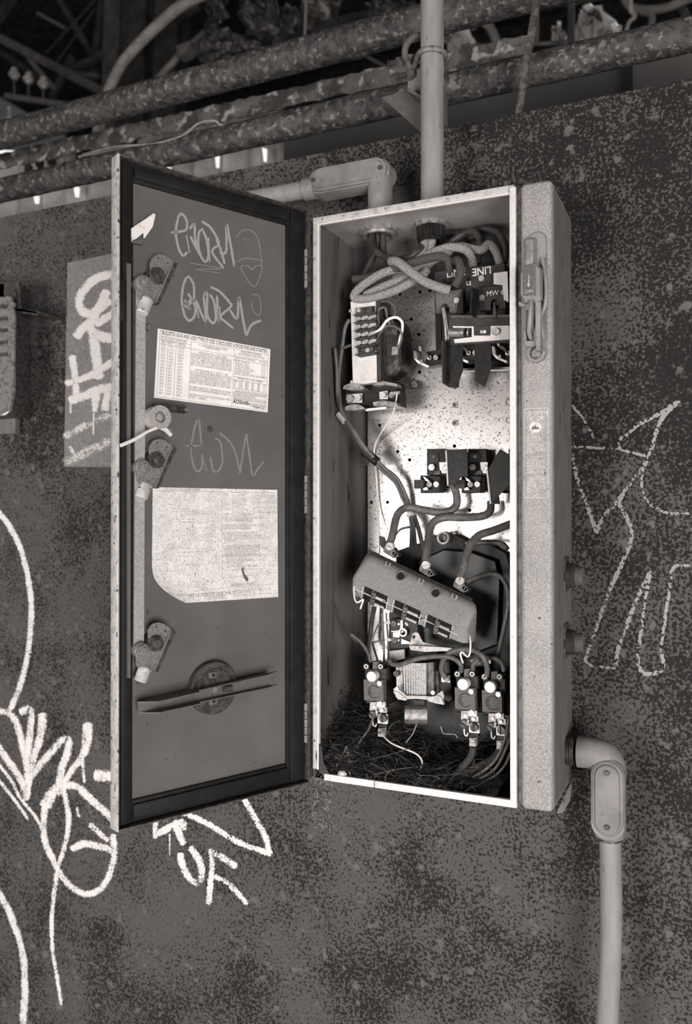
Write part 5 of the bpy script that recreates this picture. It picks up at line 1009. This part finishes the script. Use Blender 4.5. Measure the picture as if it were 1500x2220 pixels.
c = MB().pprism(FF, [(925, 1513), (945, 1508), (955, 1510), (962, 1528), (945, 1525), (928, 1520)], -.05, .006); c.build('clip_wing', m_edge, t); c = MB().pprism(FF, [(852, 1498), (862, 1500), (880, 1514), (880, 1519), (862, 1516)], -.05, .006); c.build('clip_wing', m_edge, t)
MB().pcyl(FF, 860, 1493, -.046, .004, 4, 12).build('rivet', m_zinc, t); MB().pcyl(FF, 938, 1502, -.046, .004, 4.6, 12).build('rivet', m_zinc, t)
screw(FF, 858, 1461, -.064, 6.5, t, m_dsteel, .8); screw(FF, 966, 1472, -.066, 7.5, t, m_steel, 1.5); MB().pbox(FF, 957, 1464, 975, 1479, -.069, .003).build('terminal', m_zinc, t)
# lower curved spring leaf
c = MB(); ys = [(1530, -.055), (1538, -.046), (1550, -.043), (1560, -.044), (1568, -.052), (1570, -.062)]
ra = [FF.at(877 if k < 5 else 888, y, w) for k, (y, w) in enumerate(ys)]; rb_ = [FF.at(926, y, w) for y, w in ys]
c.loft([ra, rb_, [p+V((0, .0012, 0)) for p in rb_], [p+V((0, .0012, 0)) for p in ra], ra], caps=False, closed=False); c.build('spring_leaf', m_steel, t, label='curved spring leaf')
MB().pprism(FF, [(898, 1518), (920, 1518), (920, 1532), (898, 1532)], -.058, .01).build('leaf_stem', m_fibre, t)
# ---- tilted moulded cover with three pole screws
t = thing('arc_cover', 'dusty tilted moulded contactor cover marked L1 L2 L3, hanging loose', 'contactor cover', at(900, 1340, .05))
e0, e1_ = V((799, 1195)), V((1024, 1302))
prof = [((0, 0), .052), ((-.5, 9), .036), ((-9, 20), .030), ((-33, 57), .022), ((-36, 61), .025), ((-38, 93), .034), ((-20, 93), .070), ((0, 8), .075)]
def sect(s_, k=1.0, yo=0):
    c0 = e0.lerp(e1_, s_); out = []
    for (dx, dy), yd in prof:
        f = 1-.10*s_ if 0 else 1
        cx, cy, cyd = -18, 46, .048
        ddx = cx+(dx-cx)*k; ddy = cy+(dy-cy)*k; yy = cyd+(yd-cyd)*k
        ddx = ddx+s_*16*(ddy/92)            # the far end is a little squarer
        out.append(at(c0.x+ddx, c0.y+ddy, yy+yo*s_))
    return out
R = [sect(-.012, .70), sect(.0, .90), sect(.02, .98), sect(.05, 1)]+[sect(k/10, 1) for k in range(1, 10)]+[sect(.96, 1), sect(1.0, .98), sect(1.035, .90), sect(1.05, .72)]
c = MB().loft(R); c.build('shell', m_chute, t, sharp=50)
# back edge shadow line + holes + letters, on the sloping face: local frame from three points
def facept(s_, f, lift=0):
    A = sect(s_)[2]; B_ = sect(s_)[3]; p = A.lerp(B_, f); return p
nF = (facept(.9, 0)-facept(.1, 0)).cross(facept(.5, 1)-facept(.5, 0)).normalized()
if nF.dot(CAM-facept(.5, .5)) < 0: nF = -nF
exF = (facept(.9, .5)-facept(.1, .5)).normalized(); eyF = nF.cross(exF).normalized(); oF = facept(0.05, 1)
FC = Fr(oF, exF, eyF, nF)
def fcl(x, y): return FC.hit(x, y, 0)
for x, y in ((869, 1249), (945, 1286)):
    u, v = fcl(x, y); c = MB(); c.ring(FC, u, v, -.0005, .0016, .0072, .0058, 20); c.build('hole_rim', m_steel, t); c = MB(); c.cyl(FC, u, v, -.0004, .0007, .0058, 18); c.build('cover_hole', m_black, t)
c = MB()
for s_, x, y in (('L1', 839, 1228), ('L2', 911, 1265), ('L3', 983, 1299)): u, v = fcl(x, y); c.text(FC, s_, u, v, .0004, .0095, th=.0004, align='CENTER', bold=.0)
c.build('raised_marks', m_edge, t, label='raised L1 L2 L3 marks')
MB().tube([sect(k/8)[0]+V((0, -.001, .001)) for k in range(9)], .0022, 8, 1).build('top_edge', m_fibre, t)
# cells in the lower band
def bandpt(s_, f): S_ = sect(s_); return S_[4].lerp(S_[5], f)
nB = (bandpt(.9, 0)-bandpt(.1, 0)).cross(bandpt(.5, 1)-bandpt(.5, 0)).normalized()
if nB.dot(CAM-bandpt(.5, .5)) < 0: nB = -nB
exB = (bandpt(.9, .5)-bandpt(.1, .5)).normalized(); eyB = nB.cross(exB).normalized(); FB = Fr(bandpt(.05, .5), exB, eyB, nB)
Lb = (bandpt(.95, .5)-bandpt(.05, .5)).length; Hb = (bandpt(.5, 0)-bandpt(.5, 1)).length; print('band', Lb, Hb)
for s0, s1 in ((.09, .30), (.375, .60), (.67, .875)):
    for r_ in (0, 1):
        u0, u1 = Lb*s0/.9-.004, Lb*s1/.9-.004; v0 = Hb*(-.48+.49*r_); v1 = v0+Hb*.44
        MB().box(FB, u0, u1, v0, v1, -.001, .0008).build('contact_cell', m_bake, t)
        MB().box(FB, (u0+u1)/2, u1-.002, v0, v0+Hb*.14, .0008, .002).build('contact_tongue', m_edge, t)
        uu = (u0*.55+u1*.45); c = MB(); P = [FB.pt(uu+math.cos(k*.7)*.0030, (v0+v1)/2+(k/60-.5)*.009, .003+math.sin(k*.7)*.0030) for k in range(61)]; c.tube(P, .0007, 5, 1); c.build('contact_spring', m_steel, t)
    MB().box(FB, u0-.003, u0-.0012, -Hb*.46, Hb*.46, 0, .0022, .0004).build('cell_wall', m_edge, t); MB().box(FB, u1+.0012, u1+.003, -Hb*.46, Hb*.46, 0, .0022, .0004).build('cell_wall', m_edge, t)
MB().box(FB, -.006, Lb+.004, -.0008, .0008, 0, .0016).build('rail', m_edge, t)
# pole screws and lugs on top
for (x, y, yd) in ((844, 1184, .030), (922, 1225, .030), (996, 1259, .028)):
    MB().pprism(FF, [(x-10, y-2), (x+8, y+4), (x+20, y+22), (x+8, y+26), (x-14, y+12)], -yd-.004, .014).build('pole_lug', m_dsteel, t)
    screw(FF, x, y, -yd+.003, 9.5, t, m_edge, 2.6 if x < 900 else (.2 if x < 990 else 1.3), h=.005); screw(FF, x+11, y+17, -yd-.004, 5.5, t, m_steel, .9)
MB().pprism(FF, [(822, 1162), (832, 1164), (838, 1180), (832, 1192), (822, 1180)], -.036, .003).build('lug_tab', m_fibre, t)
MB().tube([at(768, 1270, .03), at(768, 1294, .026), at(774, 1306, .024), at(786, 1300, .024), at(787, 1302, .024), at(781, 1320, .024)], .0013, 8, 5).build('spring_wire', m_lip, t)
MB().tube([at(1018, 1378, .04), at(1020, 1395, .034), at(1018, 1418, .032), at(1012, 1423, .032), at(1002, 1414, .032), at(998, 1420, .032), at(1004, 1438, .032)], .0013, 8, 6).build('spring_wire', m_lip, t)
# ---- overload relays
def relay(dx, dy, lab, s_=1.0, Yr=.060):
    ox_, oy_ = 1008, 1515
    def q(x, y): return (ox_+dx+(x-ox_)*s_, oy_+dy+(y-oy_)*s_)
    t = thing('overload_relay', lab, 'relay', at(*q(1012, 1620), Yr+.03), 'overload relays at the box bottom')
    def P(pts, w, th, name, mat, ch=0, label=None): return MB().pprism(FF, [q(*p) for p in pts], w-Yr, th, ch).build(name, mat, t, label)
    P([(987, 1462), (1040, 1460), (1046, 1545), (990, 1545)], -.010, .040, 'body', m_bake, .002)
    P([(990, 1467), (1036, 1466), (1036, 1494), (990, 1494)], 0, .012, 'upper_body', m_fibre, .001)
    P([(1005, 1450), (1020, 1449), (1020, 1468), (1005, 1468)], 0, .010, 'centre_post', m_relay, .001)
    for x in (991, 1023): 
        MB().tube([at(*q(x+8, 1457), Yr+.016), at(*q(x, 1462), Yr-.003)], .0050*s_, 14, 1).build('terminal_sleeve', m_bake, t)
        c = MB(); c.pring(FF, *q(x, 1461.5), .004-Yr, .002, 5*s_, 3*s_, 14); c.build('terminal_ring', m_lip, t)
    c = MB(); u, v = FF.hit(*q(1003, 1484), .012-Yr); c.cyl(FF, u, v, -Yr-.004, .012-Yr, .0079*s_, 26, ch=.0006); c.build('reset_button', m_white, t, 'white round reset button'); c = MB(); c.ring(FF, u, v, .0112-Yr, .0122-Yr, .0078*s_, .0070*s_, 26); c.build('button_rim', m_edge, t)
    P([(985, 1490), (1029, 1492), (1030, 1540), (986, 1537)], .006, .012, 'name_plate', m_relay, .0006, 'embossed name plate')
    c = MB(); u, v = FF.hit(*q(1009, 1518), .006-Yr); r_ = .0098*s_
    for k in range(20):
        a0 = .75+k*.24; a1 = a0+.24
        pa_ = [(u+math.cos(a)*rr_, v+math.sin(a)*rr_) for a, rr_ in ((a0, r_), (a1, r_), (a1, r_*.88), (a0, r_*.88))]; c.prism(FF, pa_, .0058-Yr, .0068-Yr)
    for k in range(9):
        a0 = 2.1+k*.24; a1 = a0+.24; pa_ = [(u-.001+math.cos(a)*rr_, v+math.sin(a)*rr_) for a, rr_ in ((a0, r_*.62), (a1, r_*.62), (a1, r_*.50), (a0, r_*.50))]; c.prism(FF, pa_, .0058-Yr, .0068-Yr)
    c.text(FF, 'LARK', u-.0034*s_, v-.0022*s_, .0058-Yr, .0072*s_, th=.001, sx=.85, bold=.01); c.build('embossed_emblem', m_fibre, t, 'ringed CLARK emblem')
    screw(FF, *q(1020.6, 1499.6), .0095-Yr, 6*s_, t, m_zinc, .8)
    P([(1000, 1541), (1016, 1541), (1016, 1560), (999, 1560)], .002, .006, 'left_strap', m_steel); MB().pcyl(FF, *q(1009, 1552), .004-Yr, .003, 3.6*s_, 12).build('rivet', m_white, t)
    P([(1015, 1540), (1032, 1541), (1033, 1554), (1015, 1552)], .004, .006, 'clamp_plate', m_whitep); screw(FF, *q(1022, 1545), .007-Yr, 6*s_, t, m_zinc, 1.57)
    P([(1018, 1551), (1037, 1553), (1037, 1565), (1019, 1564)], .003, .006, 'strap', m_steel); MB().pcyl(FF, *q(1026, 1559), .006-Yr, .004, 3.8*s_, 12).build('rivet', m_zinc, t)
    screw(FF, *q(1005, 1570), .006-Yr, 9.5*s_, t, m_dsteel, 2.6, h=.006)
    P([(1016, 1567), (1038, 1568), (1039, 1590), (1017, 1588)], .002, .003, 'square_washer', m_white); screw(FF, *q(1027, 1578), .008-Yr, 9.3*s_, t, m_dsteel, 1.6, h=.006)
    P([(1018, 1589), (1037, 1590), (1037, 1598), (1018, 1598)], -.004, .01, 'moulding_step', m_bake)
    P([(1017, 1600), (1031, 1600), (1031, 1619), (1017, 1618)], .001, .010, 'lug', m_edge, .0006); screw(FF, *q(1024, 1609), .0035-Yr, 6.3*s_, t, m_steel, .1)
    P([(1012, 1560), (1017, 1560), (1016, 1572), (1012, 1572)], .007, .003, 'spacer_tab', m_steel)
    MB().tube([at(*q(1006, 1580), Yr-.002), at(*q(1007, 1592), Yr-.003), at(*q(1012, 1595), Yr-.003), at(*q(1014, 1589), Yr-.003)], .0011, 8, 5).build('hook', m_lip, t)
relay(0, 0, 'overload relay with bright straps, middle of the three at the box bottom')
relay(59, 6, 'overload relay beside the right lip of the box, rightmost of the three', 1.0)
relay(-198, -18, 'overload relay standing alone at left above the nest', .97)
# wires around the relays
wire([(844, 1432, .07), (852, 1440, .066), (870, 1440, .06), (905, 1428, .054), (950, 1423, .05), (980, 1426, .05), (998, 1440, .054), (999, 1456, .06)], .0036, m_wireg, 'thick wire running from the left relay across the magnet to the middle relay')
wire([(966, 1470, .062), (957, 1452, .058), (962, 1430, .055), (978, 1414, .052), (1005, 1408, .050), (1030, 1412, .05), (1048, 1425, .052), (1056, 1448, .056), (1055, 1466, .06)], .0040, m_wireg, 'thick wire arching over from the coil to the right relay')
wire([(1056, 1426, .07), (1075, 1428, .066), (1088, 1438, .062), (1093, 1455, .062)], .0034, m_wireg, 'short wire bending down at the right lip')
wire([(1025, 1455, .062), (1026, 1440, .064), (1034, 1432, .066), (1042, 1428, .07)], .0034, m_wireg, 'short printed wire above the middle relay')
MB().pprism(FF, [(1018, 1432), (1042, 1422), (1062, 1424), (1064, 1438), (1050, 1442), (1030, 1445)], -.085, .006).build('terminal_tab', m_steel, None, 'speckled steel tab behind the relay wires', 'tab')
wire([(760, 1374, .06), (780, 1390, .064), (792, 1405, .066), (800, 1420, .064), (803, 1435, .06)], .0026, m_wireg, 'frayed grey wire reaching the left relay from the left wall')
wire([(835, 1351, .085), (822, 1354, .08), (812, 1372, .074), (803, 1400, .07), (800, 1432, .064)], .0014, m_wireg, 'thin wire from the upper contact block lug to the left relay')
wire([(837, 1388, .085), (820, 1390, .08), (808, 1394, .076)], .0012, m_wireg, 'thin wire from the lower contact block lug')
wire([(806, 1390, .08), (812, 1410, .078), (818, 1430, .07), (823, 1446, .064)], .0016, m_wired, 'dark thin wire down to the left relay')
wire([(812, 1315, .11), (806, 1345, .105), (800, 1400, .10), (798, 1430, .08)], .0036, m_wired, 'dark thick wire dropping behind the left relay')
wire([(828, 1330, .118), (832, 1400, .118), (832, 1440, .118)], .0018, m_steel, 'thin pale wire down the plate left of the contact block')
for x, y in ((838, 1350), (840, 1387)): MB().pprism(FF, [(x-6, y-3), (x+8, y-3), (x+8, y+3), (x-6, y+3)], -.082, .002).build('wire_lug', m_steel, None, 'small wire lug at the %s of the contact block' % ('top' if y < 1370 else 'bottom'), 'wire lug')
wire([(727, 1310, .05), (736, 1345, .055), (752, 1370, .06), (775, 1395, .066)], .0012, m_wired, 'thin dark wire on the left wall of the box')
wire([(826, 1590, .062), (844, 1608, .05), (863, 1618, .045), (900, 1633, .04), (914, 1648, .036), (912, 1665, .032), (895, 1685, .028), (878, 1693, .024)], .0013, m_wirew, 'bare pale wire curving over the nest')
wire([(1102, 1560, .055), (1095, 1600, .05), (1080, 1638, .048), (1060, 1662, .048), (1030, 1682, .05), (1010, 1692, .05)], .0021, m_wireg, 'outer thin grey wire at the right lip, bending left over the nest')
wire([(1106, 1590, .06), (1098, 1620, .052), (1078, 1660, .05), (1055, 1680, .05), (1025, 1694, .05)], .0021, m_wireg, 'second thin grey wire at the right lip, below the outer one')
wire([(1106, 1632, .055), (1095, 1658, .05), (1075, 1680, .05), (1050, 1694, .05)], .0018, m_wireg, 'lowest thin grey wire at the right lip')
br([(1026, 1622, .06), (1020, 1640, .055), (1005, 1660, .05), (985, 1680, .048), (950, 1696, .05), (910, 1708, .06)], m_braidd, 'dark braided cable from the middle relay to the box floor', .0050)
br([(1088, 1620, .075), (1070, 1645, .068), (1030, 1665, .06), (985, 1680, .056), (940, 1692, .055), (905, 1695, .06)], m_braidd, 'dark braided cable from the right relay along the box floor', .0058)
br([(818, 1608, .065), (812, 1630, .06), (800, 1655, .06)], m_wired, 'dark stub cable under the left relay', .0048)
# ---- nest of twigs and grass
rn = random.Random(11)
def strands(n, gen, mats, name, lab, parent=None, kind='stuff'):
    c = MB()
    for i in range(n):
        p, d, L_, r_ = gen(); c.m = rn.randrange(len(mats)); q = [p]; k = 4
        for j in range(k): d = (d+V((rn.uniform(-.5, .5), rn.uniform(-.5, .5), rn.uniform(-.5, .4)))*.75).normalized(); q.append(q[-1]+d*L_/k)
        q = [V((min(max(p_.x, .005), .27), min(max(p_.y, .003), .122), max(p_.z, .004))) if p_.y > -.001 or 1 else p_ for p_ in q] if gen is not hang else q
        c.tube(q, r_, 3, 1, caps=False)
    o = c.build(name, mats, parent, lab, None if parent else 'nest', None, kind); return o
def ntop(x, y): return .012+.050*(y/.12)**1.3+.070*max(0, 1-x/.12)*(.2+.8*min(1, y/.10))+.012*math.sin(x*50)*math.sin(y*40+1)
def gin():
    x = rn.uniform(.006, .255)*rn.uniform(.5, 1); y = rn.uniform(.008, .118); z = ntop(x, y)*rn.uniform(.1, 1.0)
    a = rn.uniform(0, 6.28); return V((x, y, z)), V((math.cos(a), math.sin(a), rn.uniform(-.3, .45))), rn.choice((.006, .009, .012, .02, .045)), rn.uniform(.00012, .0006)**1
def hang():
    p = at(rn.gauss(700, 12), 1690+rn.uniform(0, 1)**1.5*105, .01+rn.uniform(-.01, .02)); a = rn.uniform(0, 6.28); return p, V((math.cos(a), math.sin(a), rn.uniform(-1.2, .4))).normalized(), rn.uniform(.004, .014), rn.uniform(.00012, .0003)
nest = strands(11000, gin, [m_twig, m_twig, m_straw, m_twig, M('mid_straw', .05, .03, scale=50, rough=.9)], 'bird_nest', 'tangled grass and twig nest filling the bottom of the box')
o = strands(700, hang, [m_straw, m_pale, m_twig], 'hanging_fibres', 'wispy nest fibres hanging below the lower left corner of the box')
c = MB()    # packed bed under the strands
G = [[V((.003+.262*i/24, .004+.118*j/12, 0)) for i in range(25)] for j in range(13)]
b0 = c.add([V((p.x, p.y, max(.003, ntop(p.x, p.y)*.62+rn.uniform(-.003, .003)))) for r_ in G for p in r_])
for j in range(12):
    for i in range(24): a = b0+j*25+i; c.face((a, a+1, a+26, a+25))
c.build('packed_debris', M('debris', .03, .05, scale=180, lo=.5, soft=.1, rough=.95, bump=.004, bscale=160), nest, kind='stuff')
for pts, w, lab in (([(828-17, 1548, .05), (800, 1580, .045), (782, 1605, .04), (768, 1628, .035)], .0032, 'broad dry grass blade leaning in the nest under the left relay'), ([(750, 1618, .02), (758, 1650, .016), (766, 1672, .012), (762, 1698, .006)], .0028, 'curled dry leaf hanging over the bottom lip')):
    c = MB(); L_ = catmull([at(*p) for p in pts], 6); n = len(L_); side = V((.8, .3, .5)).normalized(); a = []; b_ = []
    for i, p in enumerate(L_): k = w*math.sin(math.pi*(.12+.85*i/(n-1))); a.append(p+side*k); b_.append(p-side*k)
    mid_ = [(p+q)/2+V((0, .001, 0)) for p, q in zip(a, b_)]
    c.loft([a, mid_, b_, [p+V((0, .0008, 0)) for p in b_], [p+V((0, .0008, 0)) for p in a], a], caps=False, closed=False); c.build('dry_leaf', m_straw, None, lab, 'leaf')
for k, (pts, mt) in enumerate((([(810, 1680, .012), (850, 1670, .02), (905, 1662, .03)], m_pale), ([(755, 1714+14, -.004), (790, 1705, .0), (820, 1680, .012)], m_straw), ([(695, 1682, .0), (705, 1705, -.004), (722, 1728, -.006)], m_straw), ([(880, 1610, .05), (895, 1590, .05), (903, 1570, .055)], m_pale), ([(840, 1588, .05), (850, 1570, .055), (868, 1562, .055)], m_straw), ([(775, 1652, .03), (830, 1640, .035), (890, 1622, .04)], m_straw), ([(740, 1609, .05), (760, 1608, .05), (790, 1610, .05)], m_pale), ([(741, 1642, .02), (747, 1628, .02), (750, 1618, .02)], m_pale), ([(955, 1575, .05), (962, 1590, .05), (985, 1592, .045), (992, 1600, .045)], m_pale), ([(1050, 1650, .03), (1075, 1680, .025), (1085, 1702, .02)], m_twig), ([(870, 1660, .03), (880, 1665, .03), (925, 1668, .03)], m_straw), ([(727, 1655, .01), (748, 1662, .01), (760, 1680, .006), (763, 1697, .004)], m_pale))):
    cable('straw_stem', pts, .0006, mt, 'loose straw stem on the nest, %s' % ('long pale one across the middle', 'crossing over the bottom lip', 'sticking out below the corner', 'standing under the magnet', 'by the left relay', 'dark slanting one', 'short level one near the left wall', 'short upright one at the left corner', 'kinked one under the middle relay', 'dark one at the right corner', 'level one right of centre', 'arched one at the left corner')[k], 'straw', 'loose straw stems on the nest', n=5)
c = MB(); p0 = at(742, 1680, .006); R = []
for k in range(9):
    a = math.pi*k/8; R.append([p0+V((math.cos(b_*2*math.pi/14)*.0075*math.sin(a+.001)*(1+.08*math.sin(b_*3)), math.sin(b_*2*math.pi/14)*.006*math.sin(a+.001), -math.cos(a)*.0072)) for b_ in range(14)])
c.loft(R).build('pebble', M('pebble', .55, .4, scale=120, rough=.8), None, 'pale round pebble on the lip at the lower left corner', 'pebble', sharp=70)
print('objects', len(bpy.data.objects), 'tris', sum(len(m.polygons) for m in bpy.data.meshes))
